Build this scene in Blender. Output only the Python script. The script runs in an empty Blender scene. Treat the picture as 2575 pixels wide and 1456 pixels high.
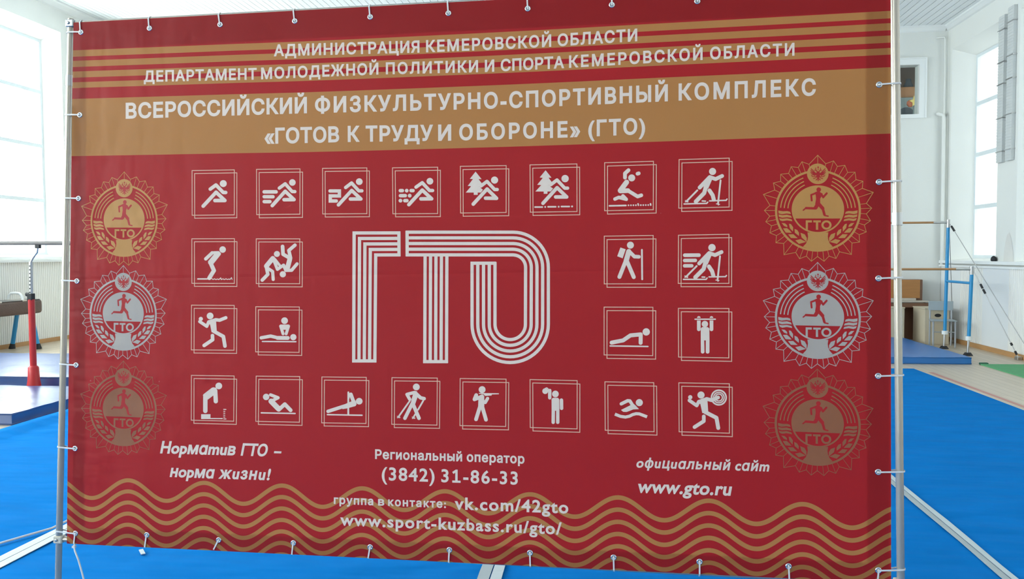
import bpy, bmesh, math, random
import numpy as np
from mathutils import Vector, Matrix
from mathutils.geometry import delaunay_2d_cdt
random.seed(7)
SC = bpy.context.scene
COL = SC.collection

# ------------------------------------------------------------------ camera
FW, FH, FPX = 2575, 1456, 2050.0
YAW, PITCH, ROLL = math.radians(6.8906), math.radians(2.4776), math.radians(0.30)
EYE = Vector((0, 0, 1.6))
fwd = Vector((-math.sin(YAW) * math.cos(PITCH), math.cos(YAW) * math.cos(PITCH), -math.sin(PITCH)))
r0 = Vector((math.cos(YAW), math.sin(YAW), 0))
u0 = r0.cross(fwd)
right = r0 * math.cos(ROLL) - u0 * math.sin(ROLL)
up = right.cross(fwd)
cam_d = bpy.data.cameras.new('camera')
cam = bpy.data.objects.new('camera', cam_d)
COL.objects.link(cam)
cam.matrix_world = Matrix(((right.x, up.x, -fwd.x, EYE.x), (right.y, up.y, -fwd.y, EYE.y),
                           (right.z, up.z, -fwd.z, EYE.z), (0, 0, 0, 1)))
cam_d.sensor_width = 36.0
cam_d.lens = 36.0 * FPX / FW
cam_d.clip_start = 0.05
cam_d.clip_end = 300
SC.camera = cam

# ------------------------------------------------------------------ light
SKY_LEFT, SKY_RIGHT = 15.0, 1.9        # thin bright cloud on the left, dull sky on the right
EXPO = 0.14
SC.view_settings.view_transform = 'Standard'
SC.view_settings.look = 'None'
SC.view_settings.gamma = 1
SC.view_settings.use_curve_mapping = False
SC.view_settings.exposure = EXPO
world = bpy.data.worlds.new('overcast_sky')
SC.world = world
world.use_nodes = True
bg = world.node_tree.nodes['Background']
bg.inputs[0].default_value = (0.93, 0.985, 1.0, 1)
wtc = world.node_tree.nodes.new('ShaderNodeTexCoord')
wsp = world.node_tree.nodes.new('ShaderNodeSeparateXYZ')
wmr = world.node_tree.nodes.new('ShaderNodeMapRange')
wmr.inputs['From Min'].default_value = -0.35; wmr.inputs['From Max'].default_value = 0.35
wmr.inputs['To Min'].default_value = SKY_LEFT; wmr.inputs['To Max'].default_value = SKY_RIGHT
world.node_tree.links.new(wtc.outputs['Generated'], wsp.inputs[0])
world.node_tree.links.new(wsp.outputs[0], wmr.inputs[0])
world.node_tree.links.new(wmr.outputs[0], bg.inputs[1])

# ------------------------------------------------------------------ materials
def mat(name, col, rough=0.5, metal=0.0, var=0.06, scale=6.0, bump=0.0, bdist=0.02, bscale=40.0, spec=0.5, stretch=None):
    m = bpy.data.materials.new(name)
    m.use_nodes = True
    nt = m.node_tree
    b = nt.nodes['Principled BSDF']
    b.inputs['Roughness'].default_value = rough
    b.inputs['Metallic'].default_value = metal
    b.inputs['Specular IOR Level'].default_value = spec
    tc = nt.nodes.new('ShaderNodeTexCoord')
    src = tc.outputs['Object']
    if stretch:
        mp = nt.nodes.new('ShaderNodeMapping')
        mp.inputs['Scale'].default_value = stretch
        nt.links.new(src, mp.inputs[0])
        src = mp.outputs[0]
    nz = nt.nodes.new('ShaderNodeTexNoise')
    nz.inputs['Scale'].default_value = scale
    nz.inputs['Detail'].default_value = 4
    nt.links.new(src, nz.inputs['Vector'])
    mx = nt.nodes.new('ShaderNodeMix')
    mx.data_type = 'RGBA'
    mx.inputs[6].default_value = tuple(max(0, c * (1 - var)) for c in col) + (1,)
    mx.inputs[7].default_value = tuple(min(1, c * (1 + var)) for c in col) + (1,)
    nt.links.new(nz.outputs['Fac'], mx.inputs[0])
    nt.links.new(mx.outputs[2], b.inputs['Base Color'])
    if bump:
        n2 = nt.nodes.new('ShaderNodeTexNoise')
        n2.inputs['Scale'].default_value = bscale
        nt.links.new(src, n2.inputs['Vector'])
        bp = nt.nodes.new('ShaderNodeBump')
        bp.inputs['Strength'].default_value = bump
        bp.inputs['Distance'].default_value = bdist
        nt.links.new(n2.outputs['Fac'], bp.inputs['Height'])
        nt.links.new(bp.outputs[0], b.inputs['Normal'])
    return m

class NT:
    """tiny helper for chains of math nodes"""
    def __init__(s, nt): s.nt = nt
    def val(s, sock, v):
        if isinstance(v, (int, float)): sock.default_value = v
        else: s.nt.links.new(v, sock)
    def m(s, op, a, b=0.0, c=0.0):
        n = s.nt.nodes.new('ShaderNodeMath'); n.operation = op
        s.val(n.inputs[0], a); s.val(n.inputs[1], b)
        if op in ('MULTIPLY_ADD', 'COMPARE'): s.val(n.inputs[2], c)
        return n.outputs[0]
    def mix(s, f, a, b):
        n = s.nt.nodes.new('ShaderNodeMix'); n.data_type = 'RGBA'
        s.val(n.inputs[0], f)
        for i, v in ((6, a), (7, b)):
            if isinstance(v, tuple): n.inputs[i].default_value = v + (1,)
            else: s.nt.links.new(v, n.inputs[i])
        return n.outputs[2]

def wrinkles(nt, k=1.0):
    """vinyl relief shared by the sheet and everything printed on it: UV is metres on the banner"""
    h = NT(nt)
    uv = nt.nodes.new('ShaderNodeUVMap').outputs[0]
    sep = nt.nodes.new('ShaderNodeSeparateXYZ'); nt.links.new(uv, sep.inputs[0])
    U, V = sep.outputs[0], sep.outputs[1]
    def noise(scale, sx, sy, rot=0.0, detail=2):
        mp = nt.nodes.new('ShaderNodeMapping')
        mp.inputs['Scale'].default_value = (sx, sy, 1); mp.inputs['Rotation'].default_value = (0, 0, rot)
        nt.links.new(uv, mp.inputs[0])
        n = nt.nodes.new('ShaderNodeTexNoise'); n.inputs['Scale'].default_value = scale
        n.inputs['Detail'].default_value = detail
        nt.links.new(mp.outputs[0], n.inputs['Vector'])
        return n.outputs['Fac']
    left = h.m('SMOOTH_MIN', h.m('MAXIMUM', h.m('MULTIPLY', h.m('ADD', U, 0.75), -1.0), 0.0), 1.0, 0.1)
    big = h.m('MULTIPLY', noise(1.6, 1.0, 1.0), 0.012)
    diag = h.m('MULTIPLY', h.m('MULTIPLY', noise(3.4, 2.6, 0.8, 0.8), 0.013), h.m('ADD', left, 0.12))
    diag2 = h.m('MULTIPLY', h.m('MULTIPLY', noise(4.0, 1.0, 3.0, 0.35), 0.010), h.m('ADD', left, 0.10))
    # the old fold line across the middle of the sheet
    d = h.m('ABSOLUTE', h.m('SUBTRACT', V, h.m('MULTIPLY_ADD', U, 0.012, 0.035)))
    fold = h.m('MULTIPLY', h.m('MAXIMUM', h.m('SUBTRACT', 1.0, h.m('MULTIPLY', d, 90.0)), 0.0), -0.0011)
    tot = h.m('ADD', h.m('ADD', big, diag), h.m('ADD', diag2, fold))
    bp = nt.nodes.new('ShaderNodeBump'); bp.inputs['Strength'].default_value = 0.75 * k
    bp.inputs['Distance'].default_value = 1.0
    nt.links.new(tot, bp.inputs['Height'])
    return bp.outputs[0], U, V

RED = (0.43, 0.0145, 0.018)
GOLD = (0.49, 0.205, 0.062)
INK = {'white': (0.78, 0.64, 0.55), 'line': (0.74, 0.45, 0.32), 'gold': (0.52, 0.245, 0.068),
       'silver': (0.43, 0.375, 0.335), 'bronze': (0.29, 0.105, 0.05), 'red': RED}

def ink(name, col):
    m = bpy.data.materials.new('printed_' + name); m.use_nodes = True
    nt = m.node_tree; b = nt.nodes['Principled BSDF']
    nrm, U, V = wrinkles(nt)
    nz = nt.nodes.new('ShaderNodeTexNoise'); nz.inputs['Scale'].default_value = 9
    h = NT(nt)
    c = h.mix(nz.outputs['Fac'], tuple(x * 0.96 for x in col), tuple(min(1, x * 1.04) for x in col))
    nt.links.new(c, b.inputs['Base Color'])
    b.inputs['Roughness'].default_value = 0.45; b.inputs['Specular IOR Level'].default_value = 0.32
    nt.links.new(nrm, b.inputs['Normal'])
    return m

def sheet_material():
    m = bpy.data.materials.new('printed_vinyl'); m.use_nodes = True
    nt = m.node_tree; b = nt.nodes['Principled BSDF']; out = nt.nodes['Material Output']
    h = NT(nt)
    nrm, U, V = wrinkles(nt)
    fc = nt.nodes.new('ShaderNodeFloatCurve')
    cur = fc.mapping.curves[0]
    cur.points[0].location = (0, 0); cur.points[1].location = (1, 0)
    cur.points.new(0.43, 0.85); cur.points.new(0.76, 0.44); cur.points.new(0.2, 0.45)
    fc.mapping.update()
    nt.links.new(h.m('MULTIPLY_ADD', U, 1 / 3.0, 1.6 / 3.0), fc.inputs[1])
    Vs = h.m('MULTIPLY_ADD', fc.outputs[0], 0.010, V)
    gold = None
    for a, z in ((.9024, .8774), (.8615, .8376), (.8202, .7963), (.7786, .7563), (.7143, .4930)):
        t = h.m('COMPARE', Vs, (a + z) / 2, (a - z) / 2)
        gold = t if gold is None else h.m('ADD', gold, t)
    A, P, S, HT = 0.0363, 0.3086, 0.0422, 0.0077
    ph = h.m('MULTIPLY', h.m('ADD', U, 0.1322), 2 * math.pi / P)
    Wv = h.m('MULTIPLY_ADD', h.m('COSINE', ph), A, -0.7858)
    sl = h.m('MULTIPLY', h.m('SINE', ph), A * 2 * math.pi / P)
    ht = h.m('MULTIPLY', h.m('SQRT', h.m('MULTIPLY_ADD', sl, sl, 1.0)), HT)
    q = h.m('ADD', h.m('SUBTRACT', Wv, V), ht)
    fr = h.m('MULTIPLY', h.m('FRACT', h.m('DIVIDE', q, S)), S)
    wave = h.m('MULTIPLY', h.m('LESS_THAN', fr, h.m('MULTIPLY', ht, 2.0)), h.m('GREATER_THAN', q, 0.0))
    gold = h.m('MINIMUM', h.m('ADD', gold, wave), 1.0)
    nz = nt.nodes.new('ShaderNodeTexNoise'); nz.inputs['Scale'].default_value = 3
    rc = h.mix(nz.outputs['Fac'], tuple(x * 0.95 for x in RED), tuple(x * 1.05 for x in RED))
    col = h.mix(gold, rc, GOLD)
    # small scuffs in the print
    sc = nt.nodes.new('ShaderNodeTexNoise'); sc.inputs['Scale'].default_value = 26; sc.inputs['Detail'].default_value = 5
    uvn = nt.nodes.new('ShaderNodeUVMap'); nt.links.new(uvn.outputs[0], sc.inputs['Vector'])
    f = h.m('MULTIPLY', h.m('GREATER_THAN', sc.outputs['Fac'], 0.765), 0.35)
    col = h.mix(f, col, (0.55, 0.33, 0.30))
    nt.links.new(col, b.inputs['Base Color'])
    b.inputs['Roughness'].default_value = 0.45; b.inputs['Specular IOR Level'].default_value = 0.32
    nt.links.new(nrm, b.inputs['Normal'])
    tr = nt.nodes.new('ShaderNodeBsdfTranslucent'); nt.links.new(col, tr.inputs[0])
    mx = nt.nodes.new('ShaderNodeMixShader'); mx.inputs[0].default_value = 0.38
    nt.links.new(b.outputs[0], mx.inputs[1]); nt.links.new(tr.outputs[0], mx.inputs[2])
    nt.links.new(mx.outputs[0], out.inputs[0])
    return m

def floor_material():
    m = mat('varnished_wood', (0.60, 0.49, 0.36), 0.36, var=0.08, scale=3.0, spec=0.9, stretch=(9, 1.2, 1))
    nt = m.node_tree; b = nt.nodes['Principled BSDF']
    old = b.inputs['Base Color'].links[0].from_socket
    tc = nt.nodes.new('ShaderNodeTexCoord')
    mp = nt.nodes.new('ShaderNodeMapping'); mp.inputs['Rotation'].default_value = (0, 0, math.pi / 2)
    nt.links.new(tc.outputs['Object'], mp.inputs[0])
    br = nt.nodes.new('ShaderNodeTexBrick')
    br.inputs['Scale'].default_value = 1.0
    br.inputs['Brick Width'].default_value = 2.4; br.inputs['Row Height'].default_value = 0.11
    br.inputs['Mortar Size'].default_value = 0.003
    br.inputs['Color1'].default_value = (1, 1, 1, 1); br.inputs['Color2'].default_value = (0.86, 0.84, 0.80, 1)
    br.inputs['Mortar'].default_value = (0.45, 0.38, 0.3, 1)
    nt.links.new(mp.outputs[0], br.inputs['Vector'])
    mx = nt.nodes.new('ShaderNodeMix'); mx.data_type = 'RGBA'; mx.blend_type = 'MULTIPLY'; mx.inputs[0].default_value = 1
    nt.links.new(old, mx.inputs[6]); nt.links.new(br.outputs[0], mx.inputs[7])
    nt.links.new(mx.outputs[2], b.inputs['Base Color'])
    return m

def glass_material():
    m = bpy.data.materials.new('window_glass'); m.use_nodes = True
    nt = m.node_tree; nt.nodes.remove(nt.nodes['Principled BSDF'])
    t = nt.nodes.new('ShaderNodeBsdfTransparent'); t.inputs[0].default_value = (0.96, 0.985, 0.98, 1)
    g = nt.nodes.new('ShaderNodeBsdfGlossy'); g.inputs['Roughness'].default_value = 0.02
    nz = nt.nodes.new('ShaderNodeTexNoise'); nz.inputs['Scale'].default_value = 2
    ml = nt.nodes.new('ShaderNodeMath'); ml.operation = 'MULTIPLY'; ml.inputs[1].default_value = 0.08
    nt.links.new(nz.outputs['Fac'], ml.inputs[0])
    mx = nt.nodes.new('ShaderNodeMixShader')
    nt.links.new(ml.outputs[0], mx.inputs[0])
    nt.links.new(t.outputs[0], mx.inputs[1]); nt.links.new(g.outputs[0], mx.inputs[2])
    nt.links.new(mx.outputs[0], nt.nodes['Material Output'].inputs[0])
    return m

M = dict(
    wall=mat('white_plaster', (0.76, 0.77, 0.735), 0.8, var=0.03, scale=1.2, bump=0.05),
    ceil=mat('white_slats', (0.82, 0.85, 0.86), 0.5, var=0.02),
    groove=mat('slat_groove', (0.55, 0.56, 0.57), 0.8),
    trim=mat('white_trim', (0.82, 0.84, 0.83), 0.45, var=0.02),
    panel=mat('corrugated_panel', (0.88, 0.87, 0.83), 0.5, var=0.03, scale=2),
    flat=mat('flat_white_panel', (0.80, 0.82, 0.83), 0.5, var=0.02, scale=2),
    skirt=mat('wood_skirting', (0.50, 0.27, 0.11), 0.45, var=0.12, scale=5, stretch=(8, 1, 8)),
    frame=mat('painted_window_frame', (0.72, 0.78, 0.80), 0.4, var=0.02),
    floor=floor_material(), glass=glass_material(),
    carpet=mat('blue_carpet', (0.004, 0.19, 0.56), 0.95, var=0.14, scale=3.5, bump=1.0, bdist=0.055, bscale=2.6, spec=0.03, stretch=(0.55, 1.5, 1)),
    tape=mat('white_seam_tape', (0.55, 0.62, 0.63), 0.5, var=0.08, scale=9, bump=0.2, bscale=20),
    tapeg=mat('grey_seam_tape', (0.40, 0.46, 0.47), 0.55, var=0.08, scale=9),
    redline=mat('red_floor_paint', (0.50, 0.19, 0.15), 0.4, var=0.08),
    green=mat('green_carpet', (0.10, 0.36, 0.16), 0.9, var=0.08, bump=0.3),
    greend=mat('dark_green_edge', (0.03, 0.12, 0.07), 0.8),
    mat_top=mat('blue_vinyl', (0.008, 0.15, 0.47), 0.36, spec=0.8, var=0.12, scale=3, bump=0.25, bscale=4),
    chrome=mat('chromed_tube', (0.50, 0.45, 0.38), 0.26, 0.6, var=0.06, scale=14, stretch=(1, 1, .2)),
    steel=mat('dull_steel', (0.5, 0.5, 0.5), 0.38, 1.0, var=0.1),
    brass=mat('eyelet_metal', (0.72, 0.75, 0.76), 0.25, 1.0),
    tie=mat('white_nylon', (0.74, 0.72, 0.70), 0.45, var=0.03),
    plate=mat('ivory_plastic', (0.62, 0.58, 0.48), 0.5),
    hem=mat('banner_back', (0.62, 0.60, 0.58), 0.6),
    red=mat('red_lacquer', (0.55, 0.025, 0.028), 0.35, var=0.08),
    blue=mat('blue_lacquer', (0.015, 0.27, 0.56), 0.35, var=0.06),
    wood=mat('bar_wood', (0.42, 0.22, 0.09), 0.4, var=0.15, scale=8, stretch=(.5, 6, 6)),
    greywood=mat('grey_bar_wood', (0.22, 0.20, 0.19), 0.5, var=0.12, scale=8, stretch=(.5, 6, 6)),
    leather=mat('brown_leather', (0.085, 0.045, 0.035), 0.45, var=0.2, bump=0.2),
    leathertop=mat('dark_leather', (0.09, 0.085, 0.08), 0.4, var=0.2, bump=0.2),
    black=mat('black_rubber', (0.015, 0.015, 0.017), 0.6),
    beige=mat('beige_plywood', (0.60, 0.52, 0.38), 0.6, var=0.06, scale=4),
    orange=mat('orange_veneer', (0.42, 0.19, 0.06), 0.4, var=0.14, scale=5, stretch=(1, 1, 6)),
    brown=mat('dark_brown_lacquer', (0.19, 0.095, 0.055), 0.35, var=0.2),
    keys=mat('ivory_keys', (0.55, 0.50, 0.44), 0.4),
    chairg=mat('grey_chair_panel', (0.36, 0.41, 0.43), 0.45, var=0.04),
    chairm=mat('grey_chair_tube', (0.38, 0.40, 0.43), 0.4, 0.2),
    duct=mat('grey_ribbed_metal', (0.60, 0.62, 0.61), 0.5, var=0.05),
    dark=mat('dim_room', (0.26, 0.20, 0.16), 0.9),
    card=mat('cardboard', (0.48, 0.25, 0.12), 0.8, var=0.12),
    teal=mat('teal_grey_paint', (0.26, 0.32, 0.32), 0.6),
    navy=mat('slate_fabric', (0.07, 0.09, 0.11), 0.8),
    yellow=mat('yellow_paper', (0.75, 0.60, 0.18), 0.6),
    orangep=mat('orange_paper', (0.60, 0.16, 0.07), 0.6),
    stain=mat('brown_stain', (0.70, 0.685, 0.645), 0.85),
)
M['navy_vinyl'] = mat('glossy_navy_vinyl', (0.006, 0.055, 0.22), 0.32, var=0.15, scale=3, bump=0.2, bscale=5, spec=0.6)
M['navy_vinyl'].node_tree.nodes['Principled BSDF'].inputs['IOR'].default_value = 1.9
M['floor'].node_tree.nodes['Principled BSDF'].inputs['IOR'].default_value = 1.8
M['sheet'] = sheet_material()
for k_, c_ in INK.items(): M['ink_' + k_] = ink(k_, c_)

# ------------------------------------------------------------------ mesh helpers
class MB:
    def __init__(s): s.v, s.f, s.mi, s.sm = [], [], [], []
    def add(s, vs, fs, mi=0, sm=False):
        n = len(s.v); s.v += [tuple(p) for p in vs]
        for f in fs: s.f.append([i + n for i in f]); s.mi.append(mi); s.sm.append(sm)
        return s
    def box(s, a, b, mi=0, rz=0.0):
        (x0, y0, z0), (x1, y1, z1) = a, b
        vs = [Vector(p) for p in ((x0, y0, z0), (x1, y0, z0), (x1, y1, z0), (x0, y1, z0), (x0, y0, z1), (x1, y0, z1), (x1, y1, z1), (x0, y1, z1))]
        if rz:
            c = Vector(((x0 + x1) / 2, (y0 + y1) / 2, 0)); R = Matrix.Rotation(rz, 3, 'Z')
            vs = [R @ (p - c) + c for p in vs]
        return s.add(vs, [(3, 2, 1, 0), (4, 5, 6, 7), (0, 1, 5, 4), (1, 2, 6, 5), (2, 3, 7, 6), (3, 0, 4, 7)], mi)
    def tube(s, pts, r, n=12, mi=0, cap=True, rs=None):
        pts = [Vector(p) for p in pts]; rings = []
        prev = None
        for i, p in enumerate(pts):
            d = (pts[min(i + 1, len(pts) - 1)] - pts[max(i - 1, 0)]).normalized()
            if prev is None:
                a = Vector((0, 0, 1)) if abs(d.z) < 0.9 else Vector((1, 0, 0))
                x = d.cross(a).normalized()
            else: x = (prev - d * prev.dot(d)).normalized()
            prev = x; y = d.cross(x); rr = rs[i] if rs else r
            rings.append([p + x * (rr * math.cos(2 * math.pi * k / n)) + y * (rr * math.sin(2 * math.pi * k / n)) for k in range(n)])
        vs = [q for R in rings for q in R]; fs = []
        for i in range(len(pts) - 1):
            for k in range(n):
                a, b = i * n + k, i * n + (k + 1) % n
                fs.append((a, b, b + n, a + n))
        s.add(vs, fs, mi, True)
        if cap:
            s.add(rings[0], [tuple(range(n - 1, -1, -1))], mi); s.add(rings[-1], [tuple(range(n))], mi)
        return s
    def lathe(s, prof, c=(0, 0, 0), n=20, mi=0):
        vs = []; fs = []
        for r, z in prof:
            for k in range(n):
                vs.append((c[0] + r * math.cos(2 * math.pi * k / n), c[1] + r * math.sin(2 * math.pi * k / n), c[2] + z))
        for i in range(len(prof) - 1):
            for k in range(n):
                a, b = i * n + k, i * n + (k + 1) % n
                fs.append((a, b, b + n, a + n))
        fs.append(tuple(range(n - 1, -1, -1))); L = (len(prof) - 1) * n; fs.append(tuple(range(L, L + n)))
        return s.add(vs, fs, mi, True)
    def build(s, name, mats, parent=None, loc=None, bevel=0.0, local=False):
        me = bpy.data.meshes.new(name)
        off = Vector((0, 0, 0))
        if parent is not None and not local:
            q = parent
            while q is not None: off = off + q.location; q = q.parent
        elif loc is not None and not local: off = Vector(loc)
        me.from_pydata([tuple(Vector(p) - off) for p in s.v], [], s.f)
        if not isinstance(mats, (list, tuple)): mats = [mats]
        for m in mats: me.materials.append(m)
        me.polygons.foreach_set('material_index', s.mi)
        me.polygons.foreach_set('use_smooth', s.sm)
        me.update()
        o = bpy.data.objects.new(name, me); COL.objects.link(o)
        if parent is not None: o.parent = parent
        if loc is not None: o.location = loc
        if bevel:
            b = o.modifiers.new('bevel', 'BEVEL'); b.width = bevel; b.segments = 3; b.limit_method = 'ANGLE'
        return o

def tag(o, label, cat, group=None):
    o['label'] = label; o['category'] = cat
    if group: o['group'] = group
    return o
def thing(name, label, cat, loc, group=None, rz=0.0):
    o = bpy.data.objects.new(name, None); COL.objects.link(o)
    o.location = loc; o.rotation_euler = (0, 0, rz); o.empty_display_size = 0.1
    return tag(o, label, cat, group)
def struct(o): o['kind'] = 'structure'; return o

def ray(px, py): return right * ((px - FW / 2) / FPX) - up * ((py - FH / 2) / FPX) + fwd
def on_y(px, py, Y): d = ray(px, py); return EYE + d * (Y / d.y)

# ------------------------------------------------------------------ the hall
XL, XR, YF, YB = -10.55, 6.12, 15.9, -13.0
RD = 0.30                                   # depth of the window reveals
def ceil_z(x): return 5.72 + max(0.0, -1.0 - x) * 0.078

b = MB().add([(XL - .5, YB, 0), (XR + .5, YB, 0), (XR + .5, YF + .1, 0), (XL - .5, YF + .1, 0)], [(0, 1, 2, 3)])
struct(b.build('floor', M['floor']))

def ceiling():
    b = MB(); w, g, x = 0.117, 0.013, XL
    while x < XR:
        x1 = min(x + w, XR)
        b.add([(x, YB, ceil_z(x)), (x1, YB, ceil_z(x1)), (x1, YF, ceil_z(x1)), (x, YF, ceil_z(x))], [(0, 3, 2, 1)], 0)
        if x1 < XR:
            x2 = x1 + g; d = 0.018
            p = [(x1, ceil_z(x1)), (x1, ceil_z(x1) + d), (x2, ceil_z(x2) + d), (x2, ceil_z(x2))]
            for (xa, za), (xb, zb), mi in ((p[0], p[1], 0), (p[1], p[2], 1), (p[2], p[3], 0)):
                b.add([(xa, YB, za), (xb, YB, zb), (xb, YF, zb), (xa, YF, za)], [(0, 3, 2, 1)], mi)
        x += w + g
    struct(b.build('ceiling', [M['ceil'], M['groove']]))
ceiling()

def side_wall(name, X, sgn, wins, zb, zt, splay, ztop):
    """wall plane at X with splayed window reveals going outward (sgn = +1 right, -1 left)"""
    b = MB()
    def q(y0, y1, z0, z1):
        vs = [(X, y0, z0), (X, y1, z0), (X, y1, z1), (X, y0, z1)]
        b.add(vs, [(0, 1, 2, 3) if sgn < 0 else (3, 2, 1, 0)])
    ys = sorted(wins); cur = YB
    for y0, y1 in ys:
        q(cur, y0, 0, ztop); q(y0, y1, 0, zb); q(y0, y1, zt, ztop)
        o = [(X, y0, zb), (X, y1, zb), (X, y1, zt), (X, y0, zt)]
        Xi = X + sgn * RD; s0 = splay
        i = [(Xi, y0 + s0, zb + .04), (Xi, y1 - s0, zb + .04), (Xi, y1 - s0, zt - .18), (Xi, y0 + s0, zt - .18)]
        Xo = X + sgn * (RD + .2)
        e = [(Xo,) + p[1:] for p in i]
        b.add(o + i + e, [(0, 1, 5, 4), (1, 2, 6, 5), (2, 3, 7, 6), (3, 0, 4, 7), (4, 5, 9, 8), (5, 6, 10, 9), (6, 7, 11, 10), (7, 4, 8, 11)])
        cur = y1
    q(cur, YF, 0, ztop)
    # outer skin so that no daylight leaks round the plaster
    Xo = X + sgn * (RD + .2); cur = YB
    def q2(y0, y1, z0, z1): b.add([(Xo, y0, z0), (Xo, y1, z0), (Xo, y1, z1), (Xo, y0, z1)], [(0, 1, 2, 3)])
    for y0, y1 in ys:
        q2(cur, y0 + splay, 0, ztop); q2(y0 + splay, y1 - splay, 0, zb + .04); q2(y0 + splay, y1 - splay, zt - .18, ztop); cur = y1 - splay
    q2(cur, YF + .1, 0, ztop)
    struct(b.build(name, M['wall']))

PER = 2.47
WR = [(13.89 - k * PER, 15.72 - k * PER) for k in range(11)]
WL = [(12.97 - k * PER, 14.80 - k * PER) for k in range(11)]
side_wall('wall_right', XR, 1, WR, 1.447, 5.25, 0.27, 6.0)
side_wall('wall_left', XL, -1, WL, 1.60, 5.93, 0.17, 6.7)

wn = 0
def window(X, sgn, y0, y1, zb, zt, splay, trans):
    global wn
    wn += 1
    Xi = X + sgn * (RD + .03); a, c, lo, hi = y0 + splay, y1 - splay, zb + .04, zt - .18
    t = .055
    w = bpy.data.objects.new('window_%d' % wn, None); COL.objects.link(w); w.location = (Xi, (a + c) / 2, lo); w['kind'] = 'structure'
    b = MB(); x0, x1 = Xi - .03, Xi + .03
    b.box((x0, a, lo), (x1, a + t, hi)); b.box((x0, c - t, lo), (x1, c, hi))
    b.box((x0, a + t, lo), (x1, c - t, lo + t)); b.box((x0, a + t, hi - t), (x1, c - t, hi))
    for z in trans: b.box((x0, a + t, z - .035), (x1, c - t, z + .035))
    b.build('window_frame', M['frame'], w)
    b = MB(); b.box((Xi - .004, a + t, lo + t), (Xi + .004, c - t, hi - t)); b.build('window_pane', M['glass'], w)
    L = bpy.data.lights.new('daylight_portal', 'AREA'); L.shape = 'RECTANGLE'; L.size = c - a; L.size_y = hi - lo
    L.cycles.is_portal = True
    lo_ = bpy.data.objects.new('daylight_portal', L); COL.objects.link(lo_)
    lo_.location = (X + sgn * (RD + .12), (a + c) / 2, (lo + hi) / 2)
    lo_.rotation_euler = (math.pi / 2, 0, math.pi / 2 * sgn)
for y0, y1 in WR: window(XR, 1, y0, y1, 1.447, 5.25, .27, (4.20, 3.31, 2.39))
for y0, y1 in WL: window(XL, -1, y0, y1, 1.60, 5.93, .17, (4.75, 3.72, 2.68))

# end walls; the far one has a service window into a dim room
HX0, HX1, HZ0, HZ1 = 4.25, 5.62, 4.13, 5.03
def far_wall():
    b = MB()
    def q(x0, x1, z0, z1): b.add([(x0, YF, z0), (x1, YF, z0), (x1, YF, z1), (x0, YF, z1)], [(0, 1, 2, 3)])
    q(XL - .5, HX0, 0, 6.7); q(HX1, XR + .5, 0, 6.7); q(HX0, HX1, 0, HZ0); q(HX0, HX1, HZ1, 6.7)
    for a, c in (((HX0, HZ0), (HX1, HZ0)), ((HX1, HZ0), (HX1, HZ1)), ((HX1, HZ1), (HX0, HZ1)), ((HX0, HZ1), (HX0, HZ0))):
        b.add([(a[0], YF, a[1]), (c[0], YF, c[1]), (c[0], YF + .2, c[1]), (a[0], YF + .2, a[1])], [(0, 1, 2, 3)])
    struct(b.build('wall_back', M['wall']))
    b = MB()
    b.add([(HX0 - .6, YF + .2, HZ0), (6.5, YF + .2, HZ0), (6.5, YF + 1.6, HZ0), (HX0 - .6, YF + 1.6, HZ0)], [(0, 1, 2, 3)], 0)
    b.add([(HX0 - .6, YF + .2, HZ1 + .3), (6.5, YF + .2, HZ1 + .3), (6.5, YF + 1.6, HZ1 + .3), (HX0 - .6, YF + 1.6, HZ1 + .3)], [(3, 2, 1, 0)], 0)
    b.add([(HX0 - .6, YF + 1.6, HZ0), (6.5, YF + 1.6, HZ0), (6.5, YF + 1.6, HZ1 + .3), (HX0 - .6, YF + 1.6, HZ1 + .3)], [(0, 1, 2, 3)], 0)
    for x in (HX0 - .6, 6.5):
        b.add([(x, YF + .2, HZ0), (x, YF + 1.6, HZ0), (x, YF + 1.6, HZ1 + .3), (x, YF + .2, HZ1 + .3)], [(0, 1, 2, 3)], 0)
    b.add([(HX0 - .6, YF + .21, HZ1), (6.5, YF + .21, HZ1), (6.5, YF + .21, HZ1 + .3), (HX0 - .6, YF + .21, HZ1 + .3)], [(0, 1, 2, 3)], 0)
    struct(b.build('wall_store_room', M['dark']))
    b = MB().add([(XL - .5, YB, 0), (XR + .5, YB, 0), (XR + .5, YB, 6.7), (XL - .5, YB, 6.7)], [(3, 2, 1, 0)])
    struct(b.build('wall_front', M['wall']))
far_wall()
wn += 1
w = bpy.data.objects.new('window_%d' % wn, None); COL.objects.link(w); w.location = ((HX0 + HX1) / 2, YF, HZ0); w['kind'] = 'structure'
b = MB(); t = .125
b.box((HX0 - t, YF - .035, HZ0 - .07), (HX1 + t, YF, HZ0)); b.box((HX0 - t, YF - .035, HZ1), (HX1 + t, YF, HZ1 + t))
b.box((HX0 - t, YF - .035, HZ0), (HX0, YF, HZ1)); b.box((HX1, YF - .035, HZ0), (HX1 + t, YF, HZ1))
b.box((HX1 + t - .02, YF - .055, HZ0 - .07), (HX1 + t, YF - .035, HZ1 + t)); b.box((HX0 - t, YF - .055, HZ1 + t - .02), (HX1 + t - .02, YF - .035, HZ1 + t))
b.build('window_frame', M['trim'], w)
MB().box((HX0, YF + .05, HZ0), (HX1, YF + .056, HZ1)).build('window_pane', M['glass'], w)

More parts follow.
